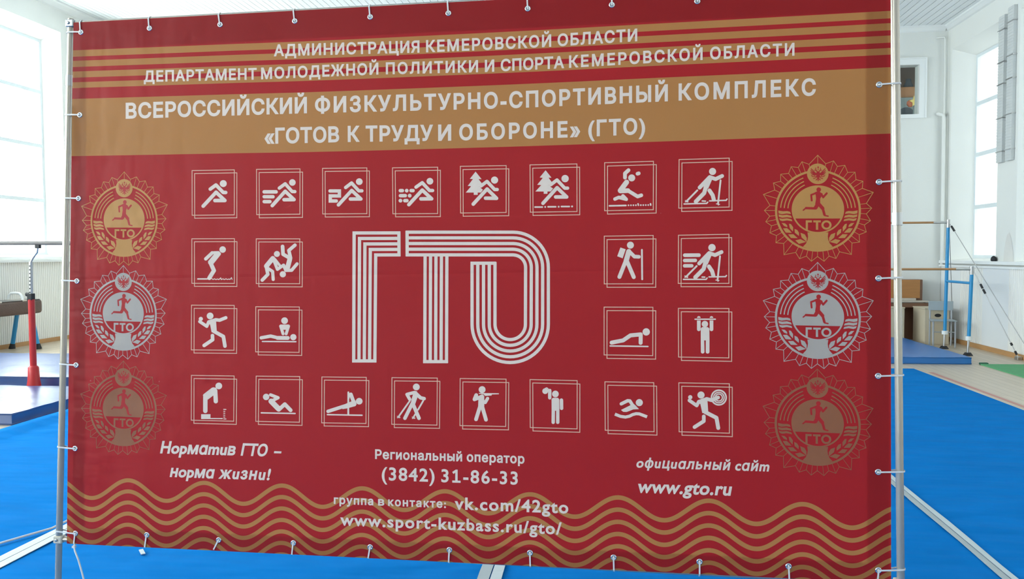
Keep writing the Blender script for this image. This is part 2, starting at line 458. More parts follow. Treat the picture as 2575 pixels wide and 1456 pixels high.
# cornices, ledges, skirtings
tn = 0
def trim(b, m):
    global tn
    tn += 1
    return struct(b.build('trim_%d' % tn, m))
cz = ceil_z(XR)
def run_y(prof, y0, y1, m):
    b = MB(); n = len(prof)
    vs = [(x, y0, z) for x, z in prof] + [(x, y1, z) for x, z in prof]
    b.add(vs, [(i, (i + 1) % n, n + (i + 1) % n, n + i) for i in range(n)] + [tuple(range(n - 1, -1, -1)), tuple(range(n, 2 * n))])
    return trim(b, m)
run_y([(XR, cz), (XR - .09, cz), (XR - .09, cz - .03), (XR - .07, cz - .045), (XR - .03, cz - .085), (XR, cz - .10)], YB, YF, M['trim'])
lz = ceil_z(XL)
run_y([(XL, lz), (XL, lz - .13), (XL + .05, lz - .11), (XL + .12, lz - .05), (XL + .16, lz - .04), (XL + .16, lz - .012)], YB, YF, M['trim'])
b = MB()
for x0, x1 in ((-1.0, XR - .06), (XL + .12, -1.0)):
    for (y0, z0), (y1, z1) in (((YF, -.10), (YF - .03, -.085)), ((YF - .03, -.085), (YF - .07, -.045)), ((YF - .07, -.045), (YF - .09, -.03)), ((YF - .09, -.03), (YF - .09, .0))):
        b.add([(x0, y0, ceil_z(x0) + z0), (x1, y0, ceil_z(x1) + z0), (x1, y1, ceil_z(x1) + z1), (x0, y1, ceil_z(x0) + z1)], [(0, 1, 2, 3)])
trim(b, M['trim'])
b = MB().box((6.02, YB, 1.335), (XR, YF - .002, 1.37)); trim(b, M['trim'])
b = MB().box((6.02, YB, 1.395), (XR + .02, YF - .002, 1.447)); trim(b, M['trim'])
b = MB().box((XL, YB, 1.50), (XL + .13, YF - .002, 1.54)); trim(b, M['trim'])
struct(MB().box((6.035, YB, 0), (6.06, YF, .075)).build('baseboard_right', M['skirt']))
struct(MB().box((XL + .075, YB, 0), (XL + .10, YF, .075)).build('baseboard_left', M['skirt']))

def cover(name, X, sgn, y0, y1, h, ribbed, label, pitch=.055):
    """wall panel below the ledge; ribbed ones are corrugated"""
    b = MB(); n = max(1, int((y1 - y0) / pitch)); prof = []
    if ribbed:
        for i in range(n):
            a = y0 + (y1 - y0) * i / n; d = (y1 - y0) / n
            prof += [(0, a), (0, a + d * .68), (-.011, a + d * .76), (-.011, a + d * .92)]
        prof.append((0, y1))
    else: prof = [(0, y0), (0, y1)]
    prof = [(X + sgn * 0.06 if False else X - sgn * dx, y) for dx, y in prof]
    for i in range(len(prof) - 1):
        (xa, ya), (xb, yb) = prof[i], prof[i + 1]
        b.add([(xa, ya, 0), (xb, yb, 0), (xb, yb, h), (xa, ya, h)], [(0, 1, 2, 3)])
    back = X + sgn * .055
    for y in (y0, y1): b.add([(X, y, 0), (back, y, 0), (back, y, h), (X, y, h)], [(0, 1, 2, 3)])
    b.add([(X, y0, h), (X, y1, h), (back, y1, h), (back, y0, h)], [(0, 1, 2, 3)])
    o = b.build(name, M['panel' if ribbed else 'flat'], loc=(X, (y0 + y1) / 2, 0))
    return tag(o, label, 'wall panel', 'panels under the window ledges')
cover('wall_panel', 6.06, 1, 15.05, YF - .01, 1.334, False, 'smooth white wall panel in the far right corner behind the chair')
cover('wall_panel', 6.06, 1, 14.19, 15.05, 1.334, True, 'grey corrugated wall panel behind the tall blue bar posts', .06)
cover('wall_panel', 6.06, 1, 13.30, 14.19, 1.334, False, 'smooth white wall panel behind the steel guy cables, between two ribbed ones')
cover('wall_panel', 6.06, 1, 9.8, 13.30, 1.334, True, 'grey corrugated wall panel at the right edge of the photo', .06)
cover('wall_panel', XL + .075, -1, 9.5, YF - .01, 1.499, True, 'long corrugated white wall panel behind the pommel horse', .05)

# ------------------------------------------------------------------ floor coverings
def carpet():
    x0, x1, y0, y1 = -5.52, 4.14, -4.0, 11.73
    nx, ny = 120, 190; b = MB(); vs = []
    for j in range(ny + 1):
        for i in range(nx + 1):
            x = x0 + (x1 - x0) * i / nx; y = y0 + (y1 - y0) * j / ny
            z = .010 + .0035 * math.sin(y * 3.1 + .6 * math.sin(x * .9)) * math.sin(x * .7 + y * .3)
            z += .05 * math.exp(-((x - x0 - .10) / .10) ** 2)          # the rolled up left border
            if i in (0, nx) or j in (0, ny): z = .001
            vs.append((x, y, z))
    fs = [(j * (nx + 1) + i, j * (nx + 1) + i + 1, (j + 1) * (nx + 1) + i + 1, (j + 1) * (nx + 1) + i) for j in range(ny) for i in range(nx)]
    b.add(vs, fs, 0, True)
    tag(b.build('carpet', M['carpet']), 'huge bright blue floor carpet under the banner stand', 'carpet')
carpet()
def tape(xc0, y0, xc1, y1, w, label, light=(0, 0)):
    b = MB(); z = .016; n = int((y1 - y0) / .35)
    for s, mi in ((-1, light[0]), (1, light[1])):
        vs = []
        for k in range(n + 1):
            y = y0 + (y1 - y0) * k / n; xc = xc0 + (xc1 - xc0) * k / n
            e = .004 * math.sin(k * 1.7 + s)
            for x, dz in ((xc + s * .003, 0), (xc + s * .003, .003), (xc + s * (w / 2 + e), .003), (xc + s * (w / 2 + e), 0)):
                vs.append((x, y, z + dz))
        b.add(vs, [(k * 4 + q, k * 4 + q + 1, k * 4 + q + 5, k * 4 + q + 4) for k in range(n) for q in range(3)], mi)
    tag(b.build('seam_tape', [M['tape'], M['tapeg']]), label, 'tape', 'tapes along the carpet seams')
tape(1.90, 2.2, 2.02, 11.7, .075, 'pale tape strip on the blue carpet right of the banner stand', (1, 0))
tape(-.575, 2.2, -.64, 11.7, .115, 'pale tape strip on the carpet under the middle of the banner', (1, 0))
tape(-3.15, 2.2, -3.12, 11.7, .115, 'wide white tape strip on the carpet left of the banner stand', (0, 0))
b = MB().tube([(-3.80, 3.1, .022), (-3.343, 4.06, .022), (-3.225, 4.32, .022), (-3.222, 4.55, .022)], .007, 8)
tag(b.build('white_cord', M['tie']), 'thin white cord lying beside the left tape strip', 'cord')
b = MB().add([(-2.52, 4.05, .018), (-2.47, 3.99, .018), (-2.455, 4.005, .018), (-2.505, 4.065, .018), (-2.52, 4.05, .022), (-2.47, 3.99, .022), (-2.455, 4.005, .022), (-2.505, 4.065, .022)],
             [(3, 2, 1, 0), (4, 5, 6, 7), (0, 1, 5, 4), (1, 2, 6, 5), (2, 3, 7, 6), (3, 0, 4, 7)])
tag(b.build('tape_scrap', M['tape']), 'tiny white scrap of tape on the carpet under the banner, lower left', 'tape')
b = MB().box((4.205, -4, .0005), (4.262, 11.38, .002))
tag(b.build('floor_line', M['redline']), 'faded red boundary line painted beside the blue carpet', 'floor line')
g = thing('green_mat', 'green carpet runner on the wooden floor at the right edge', 'mat', (5.6, 10.2, 0))
MB().box((5.20, 8.4, .0005), (6.0, 12.19, .014)).build('mat_surface', M['green'], g)
MB().box((5.20, 12.19, .0005), (5.31, 12.25, .03)).build('mat_edge', M['greend'], g, bevel=.01)

def gym_mat(x0, x1, y0, y1, h, label, m='mat_top'):
    t = thing('gym_mat', label, 'mat', ((x0 + x1) / 2, (y0 + y1) / 2, 0), 'blue vinyl gym mats')
    b = MB(); n = 14; vs = []
    for j in range(n + 1):
        for i in range(n + 1):
            x = x0 + (x1 - x0) * i / n; y = y0 + (y1 - y0) * j / n
            e = min(i, j, n - i, n - j)
            vs.append((x, y, h - (.012 if e == 0 else 0) + random.uniform(-.004, .004)))
    m0 = n + 1
    fs = [(j * m0 + i, j * m0 + i + 1, (j + 1) * m0 + i + 1, (j + 1) * m0 + i) for j in range(n) for i in range(n)]
    per = [i for i in range(m0)] + [j * m0 + n for j in range(1, m0)] + [n * m0 + i for i in range(n - 1, -1, -1)] + [j * m0 for j in range(n - 1, 0, -1)]
    k0 = len(vs)
    for i in per: vs.append((vs[i][0], vs[i][1], .002))
    K = len(per)
    b.add(vs, fs, 0, True)
    side = [vs[i] for i in per] + vs[k0:]
    b.add(side, [(K + k, K + (k + 1) % K, (k + 1) % K, k) for k in range(K)])
    b.build('mat_body', M[m], t)
    s = MB()
    for z in (.012, h - .022):
        s.tube([(x0, y0, z), (x1, y0, z), (x1, y1, z), (x0, y1, z), (x0, y0, z)], .006, 6)
    s.build('piping', M[m], t)
    return t
gym_mat(3.25, 5.09, 12.22, 15.0, .115, 'blue vinyl landing mat under the uneven bars')
gym_mat(-9.3, -5.64, 7.05, 8.62, .125, 'blue gym mat beside the carpet edge, the nearer of two on the left', 'navy_vinyl')
gym_mat(-9.3, -5.66, 8.98, 11.2, .17, 'blue gym mat behind the red post, the farther of two on the left', 'navy_vinyl')

# ------------------------------------------------------------------ banner geometry
BC = Vector((-0.458, 2.876, 1.499))
def cam_room(c): return right * c[0] - up * c[1] + fwd * c[2]
dh = Vector((-(-12654 - FW / 2) / FPX, -(747.6 - FH / 2) / FPX, -1)).normalized()
dv = Vector((-548, 315728, -2050)).normalized(); dv = (dv - dh * dv.dot(dh)).normalized()
eu, ev = cam_room(dh), -cam_room(dv)
en = eu.cross(ev)                                  # towards the viewer
WCEN = EYE + ray(1210, 711)
def uv(px, py):
    """a spot of the photographed print -> metres on the flat sheet"""
    d = ray(px, py); t = (BC - EYE).dot(en) / d.dot(en); p = EYE + d * t - BC
    return p.dot(eu), p.dot(ev)
# exact plane origin used when the print was measured
U0, U1, V0, V1 = -1.6165, 1.3885, -1.0009, 1.0098
UM, HW = (U0 + U1) / 2, (U1 - U0) / 2
def bow(u, v): return -.010 * max(0, 1 - ((u - UM) / HW) ** 2) * max(0, 1 - v * v)
BASE = BC + ev * V0 + eu * UM
BROT = Matrix(((eu.x, -en.x, ev.x), (eu.y, -en.y, ev.y), (eu.z, -en.z, ev.z)))
def place(o, loc):
    o.matrix_world = Matrix.Translation(loc) @ BROT.to_4x4()
def loc3(u, v, t): return (u - UM, -t, v - V0)      # banner coordinates -> local coordinates
def world3(u, v, t): return BC + eu * u + ev * v + en * t

banner = thing('banner', 'large red and gold printed vinyl banner tied to a metal stand', 'banner', (0, 0, 0))
place(banner, BASE)

def flat_obj(name, polys, mats, t, label=None, union=True):
    """polys: list of (uv points, material index, extra offset); faces lie on the bowed sheet, t in front"""
    b = MB(); groups = {}
    for pts, mi, dt in polys: groups.setdefault((mi, dt), []).append(pts)
    for (mi, dt), ps in groups.items():
        if not union:
            for pts in ps: b.add([loc3(u, v, bow(u, v) + t + dt) for u, v in pts], [tuple(range(len(pts)))], mi)
            continue
        V, F = [], []                           # overlapping outlines become one clean surface
        for pts in ps:
            if sum(pts[k - 1][0] * pts[k][1] - pts[k][0] * pts[k - 1][1] for k in range(len(pts))) < 0: pts = pts[::-1]
            k0 = len(V); V += [Vector(p) for p in pts]; F.append(list(range(k0, k0 + len(pts))))
        res = delaunay_2d_cdt(V, [], F, 0, 1e-7)
        fs = [tuple(f) for f, src in zip(res[2], res[5]) if src]
        b.add([loc3(p.x, p.y, bow(p.x, p.y) + t + dt) for p in res[0]], fs, mi)
    o = b.build(name, mats, banner, local=True)
    me = o.data; lay = me.uv_layers.new(name='UVMap')
    for lp in me.loops:
        co = me.vertices[lp.vertex_index].co; lay.data[lp.index].uv = (co.x + UM, co.z + V0)
    for p in me.polygons:
        if p.normal.y > 0: p.flip()
    if label: o['label'] = label
    return o

# eyelets, in photograph pixels: where they sit on the sheet
EY = {'top': [(376, 71), (553.5, 61.7), (741.2, 52.7), (931, 42.5), (1127.5, 33), (1327, 21.5), (1538.5, 12), (1753.5, 3), (1975, -9)],
      'bottom': [(369.2, 1345), (549.8, 1358), (737.6, 1365.5), (930.8, 1375.8), (1130, 1383), (1332.7, 1390.3), (1542.8, 1401.8), (1759, 1412.6), (1982.8, 1424)],
      'left': [(200.7, 289), (197.6, 499), (193.6, 706.7), (191.4, 918), (188.8, 1127.8)],
      'right': [(2210.8, 212.8), (2210.4, 457.7), (2209.2, 700), (2208.3, 945.5), (2208.3, 1187)],
      'tl': [(203.5, 81)], 'tr': [(2206, -22)], 'bl': [(189.8, 1341.3)], 'br': [(2208.8, 1434)]}
EYUV = {k: [uv(*p) for p in v] for k, v in EY.items()}
HOLES = [p for v in EYUV.values() for p in v]

LE = sorted((v, u) for u, v in [uv(*p) for p in ((185, 60), (185, 128), (181.5, 247), (179.6, 400), (176.5, 700), (174.7, 900), (170.3, 1130), (170, 1300), (168, 1367))])
RE = sorted((v, u) for u, v in [uv(*p) for p in ((2239.5, -54), (2239, 100), (2238, 700), (2238.8, 1100), (2241, 1466))])
def edge_u(u, v):
    if abs(u - U0) < 1e-6: return float(np.interp(v, [p[0] for p in LE], [p[1] for p in LE]))
    if abs(u - U1) < 1e-6: return float(np.interp(v, [p[0] for p in RE], [p[1] for p in RE]))
    return u
def sheet():
    hr = .0062; pts = []; edges = []
    nx, ny = 60, 40
    def us(i): return U0 + (U1 - U0) * i / nx
    def vs_(j): return V0 + (V1 - V0) * j / ny
    for j in range(ny + 1):
        for i in range(nx + 1):
            p = (edge_u(us(i), vs_(j)), vs_(j))
            if all((p[0] - h[0]) ** 2 + (p[1] - h[1]) ** 2 > (hr * 1.6) ** 2 for h in HOLES): pts.append(p)
    for h in HOLES:
        k0 = len(pts)
        for k in range(14): pts.append((h[0] + hr * math.cos(k * math.pi / 7), h[1] + hr * math.sin(k * math.pi / 7)))
        edges += [(k0 + k, k0 + (k + 1) % 14) for k in range(14)]
    res = delaunay_2d_cdt([Vector(p) for p in pts], edges, [], 0, 1e-6)
    V, F = res[0], res[2]
    polys = []
    for f in F:
        c = sum((V[i] for i in f), Vector((0, 0))) / len(f)
        if any((c.x - h[0]) ** 2 + (c.y - h[1]) ** 2 < (hr * .97) ** 2 for h in HOLES): continue
        polys.append(f)
    b = MB(); b.add([loc3(p.x, p.y, bow(p.x, p.y)) for p in V], [tuple(f) for f in polys], 0, True)
    o = b.build('printed_sheet', M['sheet'], banner, local=True)
    me = o.data; lay = me.uv_layers.new(name='UVMap')
    for lp in me.loops:
        co = me.vertices[lp.vertex_index].co; lay.data[lp.index].uv = (co.x + UM, co.z + V0)
    for p in me.polygons:
        if p.normal.y > 0: p.flip()
    # folded hems welded behind the edges
    hr2 = .009
    for (a, c, lo, hi) in ((U0 + .016, U1 - .012, V1 - .105, V1 - .0005), (U0 + .016, U1 - .012, V0 + .0005, V0 + .066), (U0 + .017, U0 + .066, V0 + .0665, V1 - .1055), (U1 - .082, U1 - .012, V0 + .0665, V1 - .1055)):
        q = []; long_u = (c - a) > (hi - lo); n = 40
        for k in range(n):
            if long_u:
                p = [(a + (c - a) * k / n, lo), (a + (c - a) * (k + 1) / n, lo), (a + (c - a) * (k + 1) / n, hi), (a + (c - a) * k / n, hi)]
            else:
                p = [(a, lo + (hi - lo) * k / n), (c, lo + (hi - lo) * k / n), (c, lo + (hi - lo) * (k + 1) / n), (a, lo + (hi - lo) * (k + 1) / n)]
            hs = [h for h in HOLES if p[0][0] < h[0] < p[2][0] and p[0][1] < h[1] < p[2][1]]
            q.append((p, 0, 0))
        flat_obj('hem', q, M['hem'], -.0018, None, False)
    for k, (u, v) in enumerate(HOLES):
        b = MB(); n = 20; rings = []
        for r, t in ((.0058, -.003), (.0054, .0012), (.0066, .0028), (.0086, .0030), (.0103, .0018), (.0108, .0003)):
            rings.append([loc3(u + r * math.cos(2 * math.pi * a / n), v + r * math.sin(2 * math.pi * a / n), t + bow(u, v)) for a in range(n)])
        vs = [p for R in rings for p in R]
        b.add(vs, [(i * n + a, i * n + (a + 1) % n, (i + 1) * n + (a + 1) % n, (i + 1) * n + a) for i in range(5) for a in range(n)], 0, True)
        b.build('eyelet', M['brass'], banner, local=True)
sheet()

# ------------------------------------------------------------------ printed shapes (photograph pixels -> sheet)
def circle(x, y, r, n=28, ry=None):
    ry = ry or r
    return [(x + r * math.cos(2 * math.pi * k / n), y + ry * math.sin(2 * math.pi * k / n)) for k in range(n)]
def seg_polys(pts, w, cap='r'):
    """thick polyline as quads plus round joints"""
    out = []; P = [Vector(p) for p in pts]
    for i in range(len(P) - 1):
        d = (P[i + 1] - P[i]).normalized(); n = Vector((-d.y, d.x)) * (w / 2)
        out.append([tuple(P[i] + n), tuple(P[i + 1] + n), tuple(P[i + 1] - n), tuple(P[i] - n)])
    rng = range(len(P)) if cap == 'r' else range(1, len(P) - 1)
    for i in rng: out.append(circle(P[i].x, P[i].y, w / 2, 16))
    return out
def strip(pts, w, closed=False):
    """mitred thick polyline, one quad per segment"""
    P = [Vector(p) for p in pts]; n = len(P); L, R = [], []
    for i in range(n):
        a = P[i - 1] if (i or closed) else None; c = P[(i + 1) % n] if (i < n - 1 or closed) else None
        d1 = (P[i] - a).normalized() if a is not None else (c - P[i]).normalized()
        d2 = (c - P[i]).normalized() if c is not None else d1
        n1 = Vector((-d1.y, d1.x)); n2 = Vector((-d2.y, d2.x)); m = (n1 + n2).normalized()
        k = (w / 2) / max(.45, m.dot(n1))
        L.append(P[i] + m * k); R.append(P[i] - m * k)
    out = []
    for i in range(n if closed else n - 1):
        j = (i + 1) % n; out.append([tuple(L[i]), tuple(L[j]), tuple(R[j]), tuple(R[i])])
    return out
def pairs(a): return [(a[i], a[i + 1]) for i in range(0, len(a), 2)]

CROP = {'A': (470, 400, 8.5833), 'B': (800, 400, 8.0469), 'C': (1140, 390, 7.5735), 'D': (1500, 380, 7.1528),
        'E': (470, 580, 8.3065), 'F': (470, 750, 8.3065), 'G': (1500, 570, 7.1528), 'H': (1500, 750, 7.1528),
        'I': (470, 930, 8.3065), 'J': (800, 930, 8.0469), 'K': (1140, 930, 7.5735), 'L': (1500, 940, 7.1528)}
# what, crop, frame corners, offset of the second frame, strokes ('s', width, x,y,...), discs ('c', x,y,r), polygons ('p', x,y,...), rings ('r', x,y,r0,r1)
ICONS = [
 ('sprinter', 'A', (98,245, 1008,228, 1005,1200, 98,1210), (55,64), [('c',770,525,75), ('s',76, 490,645, 612,555, 768,716, 822,717), ('s',78, 337,1012, 615,712, 803,890, 590,892)]),
 ('runner with three speed lines', 'A', (1487,217, 2425,205, 2420,1185, 1488,1195), (57,70), [('c',2260,500,71), ('s',72, 1978,622, 2105,528, 2255,696, 2312,697), ('s',76, 1825,1000, 2105,690, 2295,870, 2080,872), ('s',77, 1652,703, 1907,703), ('s',75, 1652,808, 1840,808), ('s',75, 1652,914, 1774,914)]),
 ('runner with a folded distance line', 'B', (75,182, 972,172, 970,1100, 76,1106), (52,62), [('c',818,451,68), ('s',68, 542,570, 662,478, 808,637, 870,637), ('s',70, 395,922, 665,630, 850,802, 637,803), ('m',68, 225,640, 415,640, 415,741, 230,741, 230,843, 352,843), ('c',225,640,34), ('c',352,843,34)]),
 ('runner with a dashed distance line', 'B', (1492,170, 2408,158, 2406,1098, 1498,1102), (55,62), [('c',2250,442,68), ('s',68, 1968,562, 2095,472, 2242,630, 2304,630), ('s',72, 1822,917, 2095,622, 2285,798, 2067,800), ('s',70, 1650,633, 1692,633), ('c',1780,633,37), ('s',70, 1868,632, 1908,632), ('s',70, 1652,735, 1750,735), ('c',1840,735,38), ('c',1652,836,38), ('s',72, 1742,836, 1782,836)]),
 ('runner passing a fir tree', 'C', (125,207, 1000,193, 998,1088, 128,1098), (50,62), [('p', 415,308, 530,452, 472,452, 545,545, 480,590, 520,625, 556,655, 515,708, 455,708, 455,752, 380,752, 380,708, 228,708, 330,587, 265,582, 365,450, 305,448), ('c',778,470,68), ('s',64, 517,583, 633,495, 778,650, 828,650), ('s',68, 370,928, 635,640, 815,818, 605,815)]),
 ('runner passing a fir tree on rough ground', 'C', (1455,180, 2350,162, 2352,1070, 1460,1083), (52,62), [('p', 1752,282, 1866,425, 1808,425, 1878,518, 1815,565, 1850,600, 1895,630, 1850,688, 1788,688, 1788,732, 1716,732, 1716,688, 1558,688, 1670,565, 1592,560, 1700,428, 1640,420), ('c',2125,442,70), ('s',64, 1852,558, 1970,468, 2118,624, 2172,624), ('s',68, 1702,912, 1972,615, 2155,792, 1945,792), ('s',30, 1550,985, 1690,985), ('c',1745,983,17), ('s',30, 1800,980, 1945,980), ('c',2002,979,18), ('s',30, 2055,975, 2205,975), ('c',2258,973,18)]),
 ('long jumper over a sand pit', 'D', (145,203, 1025,178, 1022,1050, 145,1068), (52,60), [('c',633,477,63), ('s',68, 512,472, 512,395, 575,338), ('s',66, 738,402, 760,395), ('s',92, 540,555, 428,706), ('s',84, 430,712, 565,706), ('s',66, 565,706, 740,812, 806,790), ('s',62, 330,858, 400,828, 535,862, 475,800), ('p', 400,800, 455,800, 560,893, 440,860), ('s',30, 232,980, 528,974)] + [('c',575 + 44.5 * k, 971 - .6 * k, 15) for k in range(10)] + [('c',748,947,15), ('c',972,946,15)]),
 ('cross country skier', 'D', (1487,148, 2390,122, 2388,1003, 1482,1022), (52,60), [('c',2090,362,64), ('s',70, 2035,468, 1858,652), ('s',68, 2040,462, 2145,500, 2262,443), ('p', 2000,450, 2085,500, 2012,670, 1925,650), ('s',74, 1968,650, 1938,752, 1790,903), ('s',72, 2035,705, 2092,790, 2112,868), ('s',32, 1815,702, 1632,888), ('s',32, 2235,522, 2190,930), ('s',25, 1577,947, 1985,937, 2003,915), ('s',25, 2037,892, 2335,882, 2350,860), ('s',26, 1905,893, 1962,897), ('s',18, 1602,885, 1645,912), ('s',18, 1600,908, 1648,905), ('s',18, 2160,945, 2215,955), ('s',18, 2185,930, 2195,965)]),
 ('jumper leaning from a start board', 'E', (88,168, 975,165, 972,1102, 88,1100), (54,63), [('c',730,393,68), ('p', 490,430, 650,425, 695,470, 690,500, 540,690, 430,690, 425,640, 545,495), ('s',72, 512,462, 378,588), ('s',86, 470,655, 548,832, 452,988), ('s',28, 212,1008, 408,1008), ('s',15, 500,1000, 530,1020, 560,1005, 590,1022, 620,1008, 650,1022, 690,985, 700,1022, 735,1005, 765,1022, 800,1005, 830,1022, 860,1008, 880,1022, 915,980, 925,1020)]),
 ('two wrestlers, one thrown head down', 'E', (1430,168, 2340,168, 2336,1108, 1430,1105), (54,66), [('c',1862,485,63), ('s',100, 1775,578, 1642,740), ('s',64, 1795,610, 1872,808, 1995,722), ('s',56, 1815,590, 1935,745), ('s',72, 1640,755, 1672,912, 1555,1032), ('s',66, 1672,785, 1772,852, 1784,1018), ('c',1985,910,65), ('s',76, 1980,328, 1990,490, 2115,562), ('s',72, 2240,300, 2110,412, 2148,570), ('s',100, 2130,595, 2088,760), ('s',68, 2045,828, 2170,826, 2282,692), ('s',72, 2000,722, 2052,828)]),
 ('ball thrower', 'F', (80,145, 970,150, 966,1088, 78,1080), (56,66), [('c',468,370,70), ('c',275,432,43), ('s',66, 252,488, 400,588, 440,492), ('s',70, 440,495, 585,450, 665,460, 795,408), ('p', 420,480, 590,440, 608,690, 580,720, 500,712, 470,560), ('s',76, 545,690, 745,800, 778,1000), ('s',74, 518,780, 522,868, 345,988)]),
 ('kneeling person giving first aid', 'F', (1420,178, 2330,183, 2325,1133, 1418,1122), (55,65), [('c',2022,470,70), ('s',62, 1940,585, 1990,745), ('s',62, 2105,585, 2055,745), ('p', 1908,575, 1935,550, 2110,550, 2138,575, 2110,660, 1935,660), ('c',2205,815,65), ('s',80, 1872,830, 2090,832), ('s',70, 1535,828, 1732,792, 1845,820), ('s',28, 1560,905, 2258,910)]),
 ('hiker with a backpack and staff', 'G', (138,168, 1020,155, 1016,1028, 138,1028), (50,62), [('c',610,330,63), ('p', 430,372, 525,405, 470,567, 372,530), ('s',92, 580,445, 532,620), ('s',66, 600,455, 682,536, 762,540), ('s',72, 528,610, 412,902), ('s',72, 548,620, 670,905), ('s',32, 817,415, 822,945)]),
 ('skier with three speed lines', 'G', (1477,152, 2385,135, 2384,1020, 1473,1020), (50,60), [('c',2080,375,66), ('s',70, 2025,478, 1850,660), ('s',68, 2030,472, 2135,510, 2252,455), ('p', 1990,460, 2075,510, 2002,680, 1915,660), ('s',74, 1958,660, 1928,762, 1780,910), ('s',72, 2025,715, 2082,800, 2104,880), ('s',32, 1805,707, 1625,888), ('s',32, 2225,532, 2182,945), ('s',25, 1567,947, 1975,947, 1992,922), ('s',25, 2027,903, 2325,898, 2340,878), ('s',26, 1902,905, 1950,907), ('s',18, 1592,885, 1640,915), ('s',18, 1590,910, 1642,905), ('s',18, 2150,960, 2205,968), ('s',18, 2178,945, 2188,982), ('s',66, 1590,512, 1845,510), ('s',64, 1588,607, 1780,605), ('s',64, 1588,703, 1715,702)]),
 ('person doing a push up', 'H', (135,160, 1015,163, 1012,1035, 135,1022), (52,63), [('c',895,607,66), ('s',72, 272,800, 478,760, 610,670, 796,652, 794,804), ('s',26, 245,860, 925,870)]),
 ('person hanging from a pull up bar', 'H', (1475,182, 2385,185, 2382,1075, 1478,1060), (52,62), [('c',1952,465,58), ('p', 1810,400, 1876,400, 1876,560, 1810,560), ('c',1843,560,33), ('p', 2038,400, 2104,400, 2104,560, 2038,560), ('c',2071,560,33), ('p', 1810,354, 1818,332, 1843,320, 1868,332, 1876,354), ('p', 2038,354, 2046,332, 2071,320, 2096,332, 2104,354), ('s',24, 1775,378, 2140,378), ('p', 1878,545, 1900,520, 2005,520, 2032,545, 2035,760, 1878,760), ('p', 1878,755, 1940,755, 1944,965, 1880,965), ('p', 1968,755, 2035,755, 2034,965, 1968,965), ('c',1912,965,32), ('c',2001,965,33)]),
 ('person bending forward on a bench', 'I', (80,118, 970,132, 964,1078, 80,1055), (55,66), [('c',652,340,70), ('p', 545,368, 600,380, 622,470, 530,545, 425,625, 320,540, 330,515, 510,375), ('s',90, 578,440, 590,660), ('s',92, 372,560, 372,862), ('p', 285,930, 480,930, 480,1015, 285,1015), ('s',22, 295,1020, 725,1023)] + [('s',17, 755, y, 755 + l, y + 2) for y, l in ((830,48), (869,25), (909,25), (950,25), (990,25), (1029,48))]),
 ('person doing sit ups', 'I', (1430,135, 2340,145, 2336,1100, 1425,1080), (55,66), [('c',1640,570,67), ('s',66, 1732,526, 1890,588, 1775,645), ('s',112, 1745,660, 1902,820), ('s',80, 1905,838, 2030,722, 2152,848), ('s',28, 1540,903, 2245,917)]),
 ('person leaning on a low bar', 'J', (60,148, 960,158, 956,1092, 58,1078), (52,64), [('c',818,640,67), ('s',70, 188,845, 530,735), ('p', 470,728, 560,685, 640,650, 740,620, 765,705, 740,740, 560,788, 480,800), ('s',74, 718,690, 648,502), ('s',36, 600,590, 622,495), ('s',36, 597,460, 597,900), ('s',28, 175,912, 875,925)]),
 ('walker with two poles', 'J', (1480,163, 2400,172, 2394,1125, 1478,1108), (53,66), [('c',1975,352,69), ('s',66, 1940,462, 1785,502, 1842,602), ('p', 1930,430, 1990,440, 2000,560, 1945,720, 1860,690, 1890,560), ('s',70, 1965,480, 2062,572, 2135,588), ('s',72, 1892,690, 1745,985), ('s',74, 1905,690, 2030,985), ('s',34, 1840,637, 1625,942), ('s',34, 2115,632, 2010,815), ('s',34, 1955,905, 1922,960), ('s',18, 1590,945, 1640,975), ('s',18, 1590,975, 1645,965), ('s',18, 1892,962, 1945,990), ('s',18, 1895,990, 1948,980)]),
 ('person aiming a rifle', 'K', (120,170, 997,182, 992,1085, 118,1068), (52,65), [('c',540,382,66), ('p', 475,446, 860,452, 860,470, 728,474, 718,495, 600,502, 560,466, 478,462), ('s',70, 428,485, 394,568, 478,535), ('p', 455,510, 545,468, 580,500, 582,700, 465,700, 470,560), ('s',62, 645,550, 600,628, 555,600), ('s',72, 505,690, 425,948), ('s',72, 538,690, 615,955)]),
 ('person lifting a kettlebell', 'K', (1455,190, 2355,210, 2354,1130, 1460,1105), (52,65), [('c',1940,465,64), ('p', 1866,565, 1890,538, 1990,538, 2012,565, 2018,785, 1868,785), ('s',64, 1900,775, 1898,1005), ('s',64, 1985,775, 1985,1005), ('s',66, 2055,582, 2058,738), ('s',64, 1832,398, 1832,538), ('c',1745,410,55), ('s',18, 1750,355, 1775,347, 1800,365, 1802,400)]),
 ('swimmer above a wave', 'L', (150,148, 1030,163, 1036,1045, 156,1020), (52,62), [('c',770,522,64), ('s',60, 445,545, 560,488, 600,492, 668,600), ('p', 440,655, 612,568, 640,520, 705,575, 765,640, 660,645, 595,672, 540,692, 480,688), ('m',55, 330,730, 430,770, 520,783, 590,768, 650,738, 710,722, 770,725, 910,778)]),
 ('thrower aiming at a round target', 'L', (1483,165, 2392,182, 2393,1072, 1488,1047), (52,62), [('r',2203,430,118,146), ('r',2203,430,84,106), ('r',2203,430,52,74), ('c',1882,385,64), ('c',1688,425,38), ('s',62, 1672,482, 1805,575, 1842,502), ('s',66, 1845,505, 1985,455, 2072,478, 2190,428), ('p', 1825,495, 1995,445, 2012,690, 1985,715, 1905,710, 1870,550), ('s',70, 1955,690, 2160,795, 2192,978), ('s',66, 1932,770, 1932,855, 1765,962)]),
]
